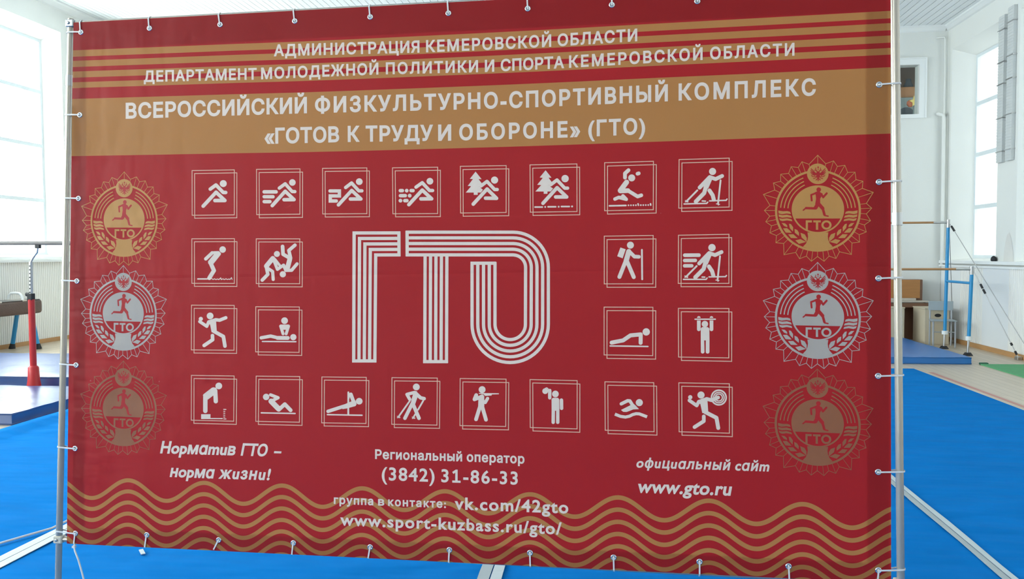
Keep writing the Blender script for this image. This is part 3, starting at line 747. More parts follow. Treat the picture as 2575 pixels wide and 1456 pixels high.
def ring_polys(x, y, r0, r1, n=40, ry=1.0, a0=0, a1=360):
    out = []
    for k in range(n):
        p, q = math.radians(a0 + (a1 - a0) * k / n), math.radians(a0 + (a1 - a0) * (k + 1) / n)
        out.append([(x + r0 * math.cos(p), y - ry * r0 * math.sin(p)), (x + r1 * math.cos(p), y - ry * r1 * math.sin(p)),
                    (x + r1 * math.cos(q), y - ry * r1 * math.sin(q)), (x + r0 * math.cos(q), y - ry * r0 * math.sin(q))])
    return out
def shape_polys(sh):
    k = sh[0]
    if k == 'c': return [circle(*sh[1:4])]
    if k == 's': return seg_polys(pairs(sh[2:]), sh[1])
    if k == 'm': return strip(pairs(sh[2:]), sh[1])
    if k == 'p': return [pairs(sh[1:])]
    if k == 'r': return ring_polys(*sh[1:5])
for what, cr, fr, off, shapes in ICONS:
    ox, oy, s = CROP[cr]
    f = lambda p: uv(ox + p[0] / s, oy + p[1] / s)
    polys = []
    c = pairs(fr)
    for dx, dy in ((0, 0), off):
        q = [f((x + dx, y + dy)) for x, y in c]
        for poly in strip(q, .0029, True): polys.append((poly, 1, 0))
    for i, sh in enumerate(shapes):
        for j, poly in enumerate(shape_polys(sh)): polys.append(([f(p) for p in poly], 0, .0001))
    flat_obj('pictogram', polys, [M['ink_white'], M['ink_line']], .0003, 'white pictogram of a ' + what if not what.startswith('two') else 'white pictogram of ' + what)

def logo():
    ox, oy, s = 860, 560, 3.936
    polys = []; W_ = 32
    def add(pts):
        for p in strip(pts, W_): polys.append(([uv(ox + x / s, oy + y / s) for x, y in p], 0, 0))
    for i in range(5):
        add([(108 + 52.5 * i, 1384), (112 + 53.5 * i, 100 + 54.5 * i), (570, 99 + 54.5 * i)])
    add([(556, 84), (557, 332)]); add([(92, 1370), (334, 1370)])
    for i in range(5):
        a = 92 + 56.3 * i; r = 350 - 56.5 * i
        arc = [(1690 + r * math.sin(t), 442 - r * math.cos(t)) for t in [k * math.pi / 2 / 14 for k in range(15)]]
        ro = 379 - 57 * i
        arc2 = [(1661 + ro * math.cos(t), 1007 + ro * math.sin(t)) for t in [k * math.pi / 28 for k in range(29)]]
        add([(625, a), (1690, a)] + arc[1:] + arc2 + [(1661 - ro, 388)])
        add([(813 + 54 * i, 1390), (816 + 54 * i, 320)])
    add([(637, 78), (638, 332)]); add([(796, 1377), (1042, 1377)]); add([(1266, 400), (1520, 400)])
    flat_obj('logo', polys, [M['ink_white']], .0003, 'big white three letter logo drawn in five parallel lines')
logo()

def emblem(metal, tip, label):
    """badge; drawn on the measured top right one and shifted so that its top point sits at tip (pixels)"""
    ox, oy, s = 1910, 380, 5.02
    a = uv(ox + 737 / s, oy + 50 / s); c = uv(*tip); du, dv_ = c[0] - a[0], c[1] - a[1]
    def f(p): q = uv(ox + p[0] / s, oy + p[1] / s); return (q[0] + du, q[1] + dv_)
    P = []
    def put(ps, mi=0, dt=0.0):
        for p in ps: P.append(([f(x) for x in p], mi, dt))
    star = pairs((737,50, 838,158, 937,122, 985,192, 1080,178, 1115,268, 1208,265, 1220,360, 1308,380, 1298,470, 1438,520, 1350,660, 1418,720, 1350,792, 1402,878, 1325,932, 1350,1020, 1260,1055, 1265,1148, 1170,1160, 1162,1305, 1012,1270, 968,1355, 880,1325, 818,1390, 735,1330, 658,1390, 595,1325, 508,1358, 460,1278, 312,1308, 308,1165, 210,1155, 217,1065, 133,1030, 155,942, 82,890, 132,820, 65,748, 135,683, 52,545, 195,490, 178,400, 270,380, 270,290, 370,280, 402,195, 492,205, 538,132, 628,165))
    put(strip(star, 7.5, True), 0)
    for x, y in star:
        d = Vector((x - 740, (y - 752) / .953)); L = d.length; e = d * (536 / L)
        put(strip([(x, y), (740 + e.x, 752 + e.y * .953)], 6.5), 0)
    put(ring_polys(740, 752, 514, 542, 96, .953), 0)
    put([circle(738, 285, 136, 48, 130)], 0)
    # eagle
    E = [('p', 742,252, 760,262, 768,290, 764,325, 742,348, 720,325, 716,290, 724,262), ('c',742,202,10), ('s',7, 742,212, 742,240)]
    for q in ((716, 364), (742, 373), (768, 364)): E.append(('s', 12, 742, 338) + q)
    for k in (1, -1):
        X = lambda x: 742 + k * (x - 742)
        E += [('s',12, X(734),268, X(724),248, X(713),236), ('c',X(711),235,9), ('s',7, X(711),237, X(694),242), ('c',X(712),215,7)]
        E += [('s',11, X(722),284, X(700),270, X(672),238, X(654),222)]
        for q in ((650, 243), (649, 264), (656, 284), (671, 300), (694, 309)): E.append(('s', 11, X(718), 292, X(q[0]), q[1]))
        E += [('s',9, X(722),318, X(690),324, X(668),318), ('s',8, X(668),318, X(656),304), ('s',9, X(724),328, X(700),342, X(684),346)]
    for e in E: put(shape_polys(e), 1, .0002)
    for mir in (0, 1):
        X = lambda x: 1480 - x if mir else x
        for r, e in ((472, 113), (426, 114.5), (380, 116)):
            a0, a1 = (175, e) if not mir else (180 - e, 5)
            put(ring_polys(740, 752, r - 7, r + 7, 26, .953, a0, a1), 0)
        for fl in ((240,748, 300,758, 355,755, 388,765, 400,792, 345,786, 285,795, 243,785), (243,797, 290,807, 350,801, 400,815, 412,840, 350,833, 290,840, 247,827), (250,845, 292,853, 350,846, 408,860, 418,884, 350,873, 292,883, 262,872)):
            put([[(X(x), y) for x, y in pairs(fl)]], 0)
        for lf in ((282,905, 325,910, 352,935, 355,960, 315,945), (375,915, 400,920, 428,960, 425,1015, 385,970), (300,975, 350,970, 385,1000, 410,1030, 335,1027), (445,980, 480,995, 502,1030, 500,1070, 450,1030), (365,1050, 430,1048, 485,1098, 400,1096), (520,1030, 575,1050, 600,1095, 598,1145, 535,1090), (455,1125, 520,1110, 592,1146, 500,1170)):
            put([[(X(x), y) for x, y in pairs(lf)]], 0)
        put([[(X(x), y) for x, y in pairs((740,1030, 608,1025, 616,1075, 610,1120, 590,1165, 552,1205, 640,1238, 740,1250))]], 0)
    put(ring_polys(740, 735, 310, 331, 64, .918), 0)
    seg = [(740 + 312 * math.cos(t), 735 - 287 * math.sin(t)) for t in [math.radians(-23.5 + 227 * k / 50) for k in range(51)]]
    put([seg], 0)
    R = [('c',750,485,29), ('p', 735,505, 762,505, 768,518, 800,535, 785,570, 768,600, 768,650, 750,690, 705,668, 716,600, 712,555, 700,520), ('s',24, 706,532, 655,552, 662,622), ('s',26, 785,545, 806,582, 850,532), ('s',48, 742,660, 712,712), ('s',30, 708,722, 590,718), ('s',17, 585,720, 556,744), ('s',44, 752,668, 800,722), ('s',32, 800,722, 822,800), ('s',17, 824,812, 868,820)]
    for e in R: put(shape_polys(e), 1, .0002)
    for e in (('m',27, 600,992, 600,886, 664,886), ('m',25, 682,886, 776,886), ('m',28, 729,886, 729,992), ('m',25, 600,886, 664,886)): put(shape_polys(e), 0)
    put(ring_polys(848, 932, 37, 64, 36, .92), 0)
    flat_obj('emblem', P, [M['ink_' + metal], M['ink_red'], M['ink_' + metal]], .0003, label)
emblem('gold', (2056.6, 390), 'gold badge with a runner, top right')
emblem('silver', (2056.4, 659.6), 'silver badge with a runner, middle right')
emblem('bronze', (2055.8, 928), 'bronze badge with a runner, bottom right')
emblem('gold', (311.5, 431.8), 'gold badge with a runner, top left')
emblem('silver', (309.2, 667.6), 'silver badge with a runner, middle left')
emblem('bronze', (309.4, 907.6), 'bronze badge with a runner, bottom left')

# ------------------------------------------------------------------ lettering
GC = {}
def glyph(ch, off):
    if (ch, off) in GC: return GC[ch, off]
    def mesh(txt):
        c = bpy.data.curves.new('t', 'FONT'); c.body = txt; c.fill_mode = 'NONE'; c.resolution_u = 4
        o = bpy.data.objects.new('t', c); COL.objects.link(o)
        dg = bpy.context.evaluated_depsgraph_get(); dg.update()
        me = bpy.data.meshes.new_from_object(o.evaluated_get(dg))
        v = [(p.co.x, p.co.y) for p in me.vertices]; e = [tuple(p.vertices) for p in me.edges]
        bpy.data.objects.remove(o); bpy.data.curves.remove(c); bpy.data.meshes.remove(me)
        return v, e
    v, e = mesh(ch)
    a = max(x for x, y in mesh('|' + ch + '|')[0]); b_ = max(x for x, y in mesh('||')[0])
    if ch == '1':                                # a figure one with a flag and a foot
        v = [(.08, 0), (.08, .075), (.245, .075), (.245, .575), (.13, .49), (.085, .56), (.255, .682), (.335, .682), (.335, .075), (.50, .075), (.50, 0)]
        e = [(k, (k + 1) % 11) for k in range(11)]; a = b_ + .56
    # contours of the letter may overlap: triangulate them together, keep what has a winding number
    nb = {}
    for i, j in e: nb.setdefault(i, []).append(j); nb.setdefault(j, []).append(i)
    loops, seen = [], set()
    for st in range(len(v)):
        if st in seen or st not in nb: continue
        L, cur, prv = [], st, None
        while cur not in seen:
            seen.add(cur); L.append(cur)
            nx_ = [q for q in nb[cur] if q != prv and q not in seen]
            if prv is None: nx_ = [q for q in nb[cur] if q == cur + 1] or nx_
            if not nx_: break
            prv, cur = cur, nx_[0]
        loops.append([v[i] for i in L])
    # make the letters bold: push every contour outwards by off
    area = lambda L: sum(L[k - 1][0] * L[k][1] - L[k][0] * L[k - 1][1] for k in range(len(L))) / 2
    sg = -1 if area(max(loops, key=lambda L: abs(area(L)))) > 0 else 1
    fat = []
    for L in loops:
        L = [p for k, p in enumerate(L) if (Vector(p) - Vector(L[k - 1])).length > 1e-5]
        n, N = len(L), []
        for k in range(n):
            a_, p, c_ = Vector(L[k - 1]), Vector(L[k]), Vector(L[(k + 1) % n])
            d1, d2 = (p - a_).normalized(), (c_ - p).normalized()
            n1, n2 = Vector((-d1.y, d1.x)) * sg, Vector((-d2.y, d2.x)) * sg
            m_ = n1 + n2
            m_ = m_.normalized() if m_.length > 1e-4 else n1
            N.append(tuple(p + m_ * (off / max(.5, m_.dot(n1)))))
        fat.append(N)
    loops = fat
    v, e = [], []
    for L in loops:
        k0 = len(v); v += L
        e += [(k0 + k, k0 + (k + 1) % len(L)) for k in range(len(L))]
    res = delaunay_2d_cdt([Vector(p) for p in v], e, [], 0, 1e-6)
    def wind(c):
        w_ = 0
        for L in loops:
            for k in range(len(L)):
                (xa, ya), (xb, yb) = L[k - 1], L[k]
                if ya <= c.y < yb and (xb - xa) * (c.y - ya) - (c.x - xa) * (yb - ya) > 0: w_ += 1
                elif yb <= c.y < ya and (xb - xa) * (c.y - ya) - (c.x - xa) * (yb - ya) < 0: w_ -= 1
        return w_
    f = [tuple(t) for t in res[2] if wind(sum((res[0][i] for i in t), Vector((0, 0))) / 3)]
    v = [(p.x, p.y) for p in res[0]]
    GC[ch, off] = (v, f, a - b_)
    return GC[ch, off]
def word(txt, x0, x1, base, cap, off, ital, k):
    """glyph faces in pixels; the word runs exactly from x0 to x1"""
    CAPH = .728 + 2 * off
    gl = [glyph(c, off) for c in txt]
    mn = min(x for x, y in gl[0][0]); cx_ = (x0 + x1) / 2; u = cap(cx_) * k / CAPH
    last = max(x for x, y in gl[-1][0])
    nat = (sum(g[2] for g in gl[:-1]) + last - mn) * u
    n = len(txt)
    if n > 1: tr = (x1 - x0 - nat) / (n - 1)
    else: tr = 0; u = (x1 - x0) / (last - mn)
    if tr < -1.2: u *= (x1 - x0) / (nat - 1.2 * (n - 1)); tr = -1.2
    if tr > cap(cx_) * .16: u *= (x1 - x0 - cap(cx_) * .16 * (n - 1)) / nat; tr = cap(cx_) * .16
    out = []; pen = x0 - mn * u
    for g in gl:
        vs = []
        for x, y in g[0]:
            px = pen + x * u; h = (y + off) / CAPH * cap(px)
            vs.append((px + (h * .19 if ital else 0), base(px) - h))
        out.append((vs, g[1])); pen += g[2] * u + tr
    return out
def line(label, words, bp, cp, off=.030, ital=False, k=.93):
    bx, by = zip(*bp); kx, ky = zip(*cp)
    base = lambda x: float(np.interp(x, bx, by)) if bx[0] <= x <= bx[-1] else (by[0] + (x - bx[0]) * (by[1] - by[0]) / (bx[1] - bx[0]) if x < bx[0] else by[-1] + (x - bx[-1]) * (by[-1] - by[-2]) / (bx[-1] - bx[-2]))
    cap = lambda x: float(np.interp(x, kx, ky))
    polys = []
    for txt, x0, x1 in words:
        for vs, fs in word(txt, x0, x1, base, cap, off, ital, k):
            for fc in fs: polys.append(([uv(*vs[i]) for i in fc], 0, 0))
    flat_obj('lettering', polys, [M['ink_white']], .0004, label, False)
line('first line of white capitals across the gold stripes', [('АДМИНИСТРАЦИЯ', 688, 1054.4), ('КЕМЕРОВСКОЙ', 1071, 1386), ('ОБЛАСТИ', 1402, 1602.5)],
     [(690, 141.3), (1054, 131.9), (1229, 125), (1386, 117.2), (1602, 103.3)], [(690, 30), (1602, 32)])
line('second line of white capitals across the gold stripes', [('ДЕПАРТАМЕНТ', 361.2, 644.8), ('МОЛОДЕЖНОЙ', 655.7, 950.8), ('ПОЛИТИКИ', 969.5, 1201.7), ('И', 1218.8, 1242.5), ('СПОРТА', 1258.8, 1418.6), ('КЕМЕРОВСКОЙ', 1430.8, 1767), ('ОБЛАСТИ', 1785.7, 1998)],
     [(400, 205.3), (635, 200), (946, 187), (1225, 180.5), (1415, 171), (1762, 150.6), (1993, 140)], [(400, 29), (1993, 32.5)])
line('large white capitals, upper line on the wide gold band', [('ВСЕРОССИЙСКИЙ', 315.5, 770.6), ('ФИЗКУЛЬТУРНО-СПОРТИВНЫЙ', 790.8, 1679.5), ('КОМПЛЕКС', 1706.6, 2052)],
     [(320, 298.5), (765, 284.3), (1125, 275.5), (1312, 270.3), (1674, 254.4), (1710, 252.4), (2000, 242.2), (2045, 240.4)], [(320, 40.4), (1200, 42), (2000, 44)], .034)
line('large white capitals, lower line on the wide gold band', [('«ГОТОВ', 663.5, 851.4), ('К', 873, 903.3), ('ТРУДУ', 918, 1088), ('И', 1100.6, 1133.7), ('ОБОРОНЕ»', 1153.6, 1458.8), ('(ГТО)', 1479, 1622.4)],
     [(697, 360.7), (890, 356), (1117, 353.3), (1420, 345.3), (1545, 340)], [(697, 40.4), (1545, 42)], .034)
line('white italic slogan, upper line', [('Нopмɑmuв', 401.4, 589), ('ГТО', 603.7, 669)], [(401, 1140.5), (590, 1146), (670, 1148.5)], [(401, 31.5), (700, 31.5)], .034, True, .95)
line('white dash after the slogan', [('–', 685.7, 704)], [(401, 1140.5), (590, 1146), (670, 1148.5)], [(401, 31.5), (700, 31.5)], .034, True, .95)
line('white italic slogan, lower line', [('нopмɑ', 425.8, 535), ('жuзнu!', 547.8, 676)], [(425, 1199.8), (540, 1204), (680, 1208.4)], [(401, 30.5), (700, 30.5)], .034, True, .95)
line('white caption above the phone number', [('Региональный', 942, 1161.4), ('оператор', 1172.8, 1318.4)], [(942, 1155), (1161, 1161.3), (1318, 1167)], [(942, 24.6), (1318, 25)], .032, False, .95)
for lb, wd in (('white area code', ('(3842)', 959, 1092)), ('white phone number', ('31-86-33', 1109, 1301.6))): line(lb, [wd], [(985, 1209.2), (1295, 1219.6)], [(985, 35), (1295, 35)], .022, False, 1.0)
line('white caption over the gold waves', [('группа', 838.8, 938), ('в', 950, 965.7), ('контакте:', 975.3, 1121)], [(840, 1267.7), (1105, 1277.6)], [(840, 21.5), (1121, 21.5)], .032, False, 1.0)
line('white web address over the gold waves, upper', [('vk.com/42gto', 1142.7, 1429)], [(1155, 1282.2), (1420, 1291.8)], [(1150, 33), (1429, 33.5)], .026, False, 1.06)
line('white web address over the gold waves, lower', [('www.sport-kuzbass.ru/gto/', 855, 1412.3)], [(865, 1322), (1380, 1343.6)], [(865, 31.5), (1400, 32.5)], .026, False, 1.06)
line('white italic caption at the lower right', [('oфuцuɑльный', 1598.8, 1834), ('cɑйm', 1847.4, 1933)], [(1599, 1176.6), (1837, 1183.4), (1936, 1186.3)], [(1599, 26), (1936, 27)], .03, True, 1.0)
line('white italic web address at the lower right', [('www.gto.ru', 1600.2, 1837)], [(1620, 1240.3), (1830, 1247)], [(1620, 35), (1840, 36)], .03, True, 1.04)

# ------------------------------------------------------------------ banner stand
TB = -.0145                                        # tubes stand just behind the sheet
stand = thing('banner_stand', 'chromed tube stand holding the red banner', 'stand', (0, 0, 0))
place(stand, BASE)
def uvt(px, py, t=TB): q = uv(px, py); return Vector(loc3(q[0], q[1], t))
def post(ptop, pbot, r1, r2, vsplit, label):
    a, c = uvt(*ptop), uvt(*pbot)
    d = (c - a).normalized()
    dw = BROT @ d; aw = BROT @ a + BASE
    foot = a + d * ((aw.z - .03) / -dw.z)
    s = a + d * ((a.z - (vsplit - V0)) / -d.z)
    b = MB().tube([a - d * .004, s], r1, 20); b.tube([s, foot], r2, 20)
    o = b.build('post', M['chrome'], stand, local=True); o['label'] = label
    b = MB().tube([s - d * .03, s + d * .012], r1 + .0025, 20); b.build('collar', M['steel'], stand, local=True)
    return a, c, foot, d
LA, LC, LF, LD = post((172, 47), (140, 1456), .0110, .0118, .78, 'left chromed post')
RA, RC, RF, RDd = post((2253, -58), (2268.5, 1456), .0145, .0125, .20, 'right chromed post')
for F in (LF, RF):
    Fw = BROT @ F + BASE; Ri = BROT.transposed()
    b = MB()
    p = [Fw + Vector((0, -.45, 0)), Fw + Vector((0, .45, 0))]
    for q in p: q.z = .03
    b.tube([Ri @ (q - BASE) for q in p], .014, 14); b.build('foot', M['chrome'], stand, local=True)
ta, tb = uvt(172, 57.5), uvt(2253, -54.5)
MB().tube([ta, tb], .0105, 18).build('top_rail', M['chrome'], stand, local=True)
ba, bb = uvt(142, 1358), uvt(2268, 1470)
MB().tube([ba, bb], .0105, 18).build('bottom_rail', M['chrome'], stand, local=True)
for p, up_ in ((ta, 1), (tb, 1), (ba, -1), (bb, -1)):
    b = MB(); x0 = p.x - .014; x1 = p.x + .020; y = p.y
    if p.x > 0: x0, x1 = p.x - .020, p.x + .014
    b.box((x0, y - .016, p.z - .014), (x1, y + .016, p.z + .014))
    o = b.build('corner_bracket', M['plate'] if up_ < 0 else M['steel'], stand, local=True, bevel=.004)
    s = MB().lathe([(.0055, 0), (.0055, .003), (.003, .004)], n=14)
    s.v = [(q[0] + p.x, y - .016 - q[2], q[1] + p.z) for q in s.v]
    s.build('bolt', M['steel'], o, local=True)

def cable_tie(e, tube, rt, label, group, se):
    """nylon loop through an eyelet at e=(u,v) and round a tube centre at (u,v)"""
    E = Vector((e[0], e[1])); T = Vector(tube); d = T - E; S = d.length; d.normalize(); nrm = Vector((-d.y, d.x))
    R = rt + .0016; r = .0036; t0 = .0002
    # convex loop in the (s, t) plane round the eyelet hole, the sheet edge and the tube
    cl = [(r * math.cos(k * math.pi / 8), t0 + r * math.sin(k * math.pi / 8)) for k in range(16)]
    cl += [(S + R * math.cos(k * math.pi / 12), TB + R * math.sin(k * math.pi / 12)) for k in range(24)]
    cl += [(se, .0024), (se, -.0035)]
    cl = sorted(set(cl))
    def half(P):
        H = []
        for p in P:
            while len(H) > 1 and (H[-1][0] - H[-2][0]) * (p[1] - H[-2][1]) - (H[-1][1] - H[-2][1]) * (p[0] - H[-2][0]) <= 0: H.pop()
            H.append(p)
        return H[:-1]
    pts = half(cl) + half(cl[::-1])
    w, th = .0026, .0007; n = len(pts); vs = []; fs = []
    for i in range(n):
        p, q = pts[i - 1], pts[(i + 1) % n]; tx, ty = q[0] - p[0], q[1] - p[1]; L = math.hypot(tx, ty); nx, ny = ty / L, -tx / L
        for sw, sn in ((-1, -1), (1, -1), (1, 1), (-1, 1)):
            s_, t_ = pts[i][0] + nx * th * sn, pts[i][1] + ny * th * sn
            uvp = d * s_ + nrm * (w * sw); vs.append((uvp.x, -t_, uvp.y))
    for i in range(n):
        j = (i + 1) % n
        for k in range(4): fs.append((i * 4 + k, i * 4 + (k + 1) % 4, j * 4 + (k + 1) % 4, j * 4 + k))
    b = MB(); b.add(vs, fs)
    # locking head behind the rail
    hx = S * .45; c = d * hx; tb_ = TB - .004
    b.box((c.x - .003, -tb_ - .001, c.y - .003), (c.x + .003, -tb_ + .004, c.y + .003))
    o = b.build('cable_tie', M['tie'], local=True)
    place(o, world3(e[0], e[1], 0))
    tag(o, label, 'cable tie', group)
def at_u(a, c, u):
    f = (u - UM - a.x) / (c.x - a.x); return (u, a.z + (c.z - a.z) * f + V0)
def at_v(a, d, v):
    f = (v - V0 - a.z) / d.z; return (a.x + d.x * f + UM, v)
ORD = ['first', 'second', 'third', 'fourth', 'fifth', 'sixth', 'seventh', 'eighth', 'ninth']
for side in ('top', 'bottom'):
    a, c = (ta, tb) if side == 'top' else (ba, bb)
    for i, e in enumerate(EYUV[side]):
        du = (-.004, -.006, -.005, -.004, -.003, -.002, 0, 0, 0)[i] if side == 'top' else (-.006, -.017, -.004, -.006, -.002, .001, .001, 0, .002)[i]
        t = at_u(a, c, e[0] + du)
        cable_tie(e, t, .0105, 'white cable tie, %s from the left on the %s rail, not counting the corners' % (ORD[i], side), 'cable ties on the %s rail' % side, abs((V1 if side == 'top' else V0) - e[1]))
for side, A, D, r in (('left', LA, LD, .0118), ('right', RA, RDd, .0145)):
    for i, e in enumerate(EYUV[side]):
        t = at_v(A, D, e[1] + .003)
        cable_tie(e, t, r, 'white cable tie, %s from the top on the %s post, not counting the corners' % (ORD[i], side), 'cable ties on the %s post' % side, abs(edge_u(U0 if side == 'left' else U1, e[1]) - e[0]))
for k, nm, rail, A, D, r in (('tl', 'top left', (ta, tb), LA, LD, .0118), ('tr', 'top right', (ta, tb), RA, RDd, .0145), ('bl', 'bottom left', (ba, bb), LA, LD, .0118), ('br', 'bottom right', (ba, bb), RA, RDd, .0125)):
    e = EYUV[k][0]
    cable_tie(e, at_v(A, D, e[1] + .004), r, 'white cable tie running sideways from the %s corner eyelet to the post' % nm, 'cable ties at the banner corners', abs(edge_u(U0 if 'left' in nm else U1, e[1]) - e[0]))
    cable_tie(e, at_u(*rail, e[0] - .004), .0105, 'white cable tie running up or down from the %s corner eyelet to the rail' % nm, 'cable ties at the banner corners', abs((V1 if 'top' in nm else V0) - e[1]))
# loose white cord hanging off the bottom left corner
cp = [(187, 1366, -.004), (188, 1374, .004), (193, 1384, .010), (203, 1404, .014), (212, 1432, .016), (219, 1458, .016), (224, 1500, .012), (225, 1560, .0), (223, 1640, -.01)]
P = []
for x, y, t in cp: q = uv(x, y); P.append(world3(q[0], q[1], t))
b = MB().tube(P, .0034, 8); b.box(tuple(P[1] - Vector((.006, .005, .004))), tuple(P[1] + Vector((.006, .005, .004))))
tag(b.build('loose_cord', M['tie'], loc=P[0]), 'loose white cord hanging from the bottom left corner of the banner', 'cord')

# ------------------------------------------------------------------ gym apparatus, left
pb = thing('gymnastics_bar', 'grey wooden gymnastics bar on a red upright left of the banner', 'gymnastics bar', (-5.6, 8.80, 0))
Y = 8.80
MB().tube([(-7.7, Y, 1.765), (-4.2, Y, 1.745)], .024, 14).build('rail', M['greywood'], pb)
for X, zb in ((-6.72, .0), (-4.9, .022)):
    z1 = 1.765 - (X + 7.7) * .0057
    MB().tube([(X - .02, Y, .07), (X - .02, Y, 1.10)], .036, 16).build('upright', M['red'], pb)
    s = MB().tube([(X - .02, Y, 1.10), (X - .01, Y, 1.54)], .022, 14)
    s.build('height_tube', M['steel'], pb)
    for k in range(9 if X < -6 else 0): MB().tube([(X - .02 + .0011 * k, Y - .019, 1.14 + k * .044), (X - .02 + .0011 * k, Y - .0235, 1.14 + k * .044)], .008, 8).build('height_hole', M['black'], pb)
    MB().tube([(X - .01, Y, 1.54), (X + .015, Y, 1.585), (X + .07, Y, 1.65), (X + .085, Y, 1.72)], .011, 10).build('neck', M['steel'], pb)
    MB().box((X + .055, Y - .02, z1 - .062), (X + .115, Y + .02, z1 - .018)).build('rail_clamp', M['black'], pb, bevel=.006)
    s = MB().box((X - .052, Y - .033, 1.09), (X + .008, Y + .033, 1.17)); s.tube([(X - .08, Y, 1.16), (X - .04, Y, 1.16)], .024, 10)
    s.build('height_lock', M['black'], pb, bevel=.008)
    MB().tube([(X - .02, Y, .04 + zb), (X - .02, Y, .15), (X - .02, Y, .30), (X - .02, Y, .32)], .05, 16, rs=[.085, .066, .058, .04]).build('socket', M['red'], pb)
    MB().box((X - .08, 8.67, zb), (X + .04, 8.93, zb + .045)).build('base', M['red'], pb, bevel=.01)

ph = thing('pommel_horse', 'brown leather pommel horse on blue legs by the left wall', 'pommel horse', (-10.1, 12.5, 0))
b = MB(); n = 24; secs = []
for y, s in ((11.55, .80), (11.62, .97), (11.8, 1), (13.08, 1), (13.19, .99), (13.22, .93)):
    R = []
    for k in range(n):
        a = 2 * math.pi * k / n; cx_, sy = math.cos(a), math.sin(a)
        R.append((-10.1 + s * .185 * math.copysign(abs(cx_) ** .35, cx_), y, .735 + s * .125 * math.copysign(abs(sy) ** .35, sy)))
    secs.append(R)
vs = [p for R in secs for p in R]
fs = [(i * n + k, i * n + (k + 1) % n, (i + 1) * n + (k + 1) % n, (i + 1) * n + k) for i in range(len(secs) - 1) for k in range(n)] + [tuple(range(n - 1, -1, -1)), tuple(range((len(secs) - 1) * n, len(secs) * n))]
b.add(vs, fs, 0, True); b.build('body', M['leather'], ph)
b = MB()
for i in range(0, 6): b.tube([(-10.27 + i * .068, 11.62, .858), (-10.27 + i * .068, 13.18, .858)], .012, 6)
MB().box((-10.27, 11.62, .846), (-9.93, 13.18, .863)).build('saddle', M['leathertop'], ph, bevel=.01)
for y in (12.22, 12.80):
    MB().tube([(-10.24, y, .85), (-10.22, y, .93), (-10.18, y, .975), (-10.10, y, .985), (-10.02, y, .975), (-9.98, y, .93), (-9.96, y, .85)], .022, 12).build('pommel', M['trim'], ph)
    MB().box((-10.28, y - .05, .84), (-9.92, y + .05, .868)).build('pommel_strap', M['keys'], ph, bevel=.006)
for y in (11.9, 13.0):
    for sx in (-1, 1):
        o = MB().tube([(-10.1 + sx * .13, y, .63), (-10.1 + sx * .24, y, .06)], .035, 12).build('leg', M['blue'], ph)
        MB().tube([(-10.1 + sx * .235, y, .09), (-10.1 + sx * .25, y, .0)], .045, 12, rs=[.04, .055]).build('rubber_foot', M['black'], o)

# ------------------------------------------------------------------ gym apparatus, right
ub = thing('uneven_bars', 'blue uneven bars with two wooden rails in the right corner', 'uneven bars', (4.3, 13.75, 0))
for (Y, zt) in ((14.20, 2.02), (13.29, 1.27)):
    for X in (5.49, 3.1):
        dx = .05 if X > 4 else -.05
        MB().tube([(X, Y, .26), (X + dx * .5, Y, zt)], .027, 14).build('post', M['blue'], ub)
        MB().tube([(X - dx * .2, Y, .04), (X, Y, .30)], .017, 12).build('adjuster', M['steel'], ub)
        MB().tube([(X - dx * .2, Y, 0), (X - dx * .2, Y, .045)], .07, 14, rs=[.075, .045]).build('foot', M['black'], ub)
        MB().tube([(X, Y, .24), (X, Y, .30)], .046, 14).build('collar', M['trim'], ub)
        MB().tube([(X + dx * .5, Y, zt - .02), (X + dx * .5, Y, zt + .11)], .030, 12).build('head', M['steel'], ub)
    MB().tube([(3.18, Y, zt + .065), (5.28, Y, zt + .065)], .018, 14).build('rail', M['wood'], ub)
    for X0, X1 in ((5.28, 5.53), (2.98, 3.18)): MB().tube([(X0, Y, zt + .065), (X1, Y, zt + .065)], .020, 12).build('rail_end', M['steel'], ub)
for X in (5.50, 3.08): MB().tube([(X, 14.20, 1.12), (X, 13.29, 1.12)], .021, 12).build('spreader', M['blue'], ub)
def cable(p0, p1, knots, label_):
    b = MB().tube([p0, p1], .006, 6)
    p0, p1 = Vector(p0), Vector(p1); d = p1 - p0
    for a, c in knots: b.tube([p0 + d * a, p0 + d * (a + c)], .017, 8, 1)
    o = b.build('guy_cable', [M['steel'], M['black']], ub); o['label'] = label_
cable((5.53, 13.29, 1.33), (6.00, 12.82, .02), ((.17, .05), (.23, .05), (.83, .03), (.92, .04)), 'near guy cable with turnbuckles')
cable((5.53, 14.20, 2.08), (6.00, 12.45, .10), ((.03, .04),), 'far guy cable')
cable((5.53, 14.20, 2.08), (6.02, 15.2, .02), (), 'rear guy cable')
for p in ((6.0, 12.82), (6.02, 15.2), (6.0, 12.45)):
    MB().box((p[0] - .04, p[1] - .05, 0), (p[0] + .03, p[1] + .05, .05 if p[1] != 12.45 else .13)).build('anchor', M['steel'], ub, bevel=.008)

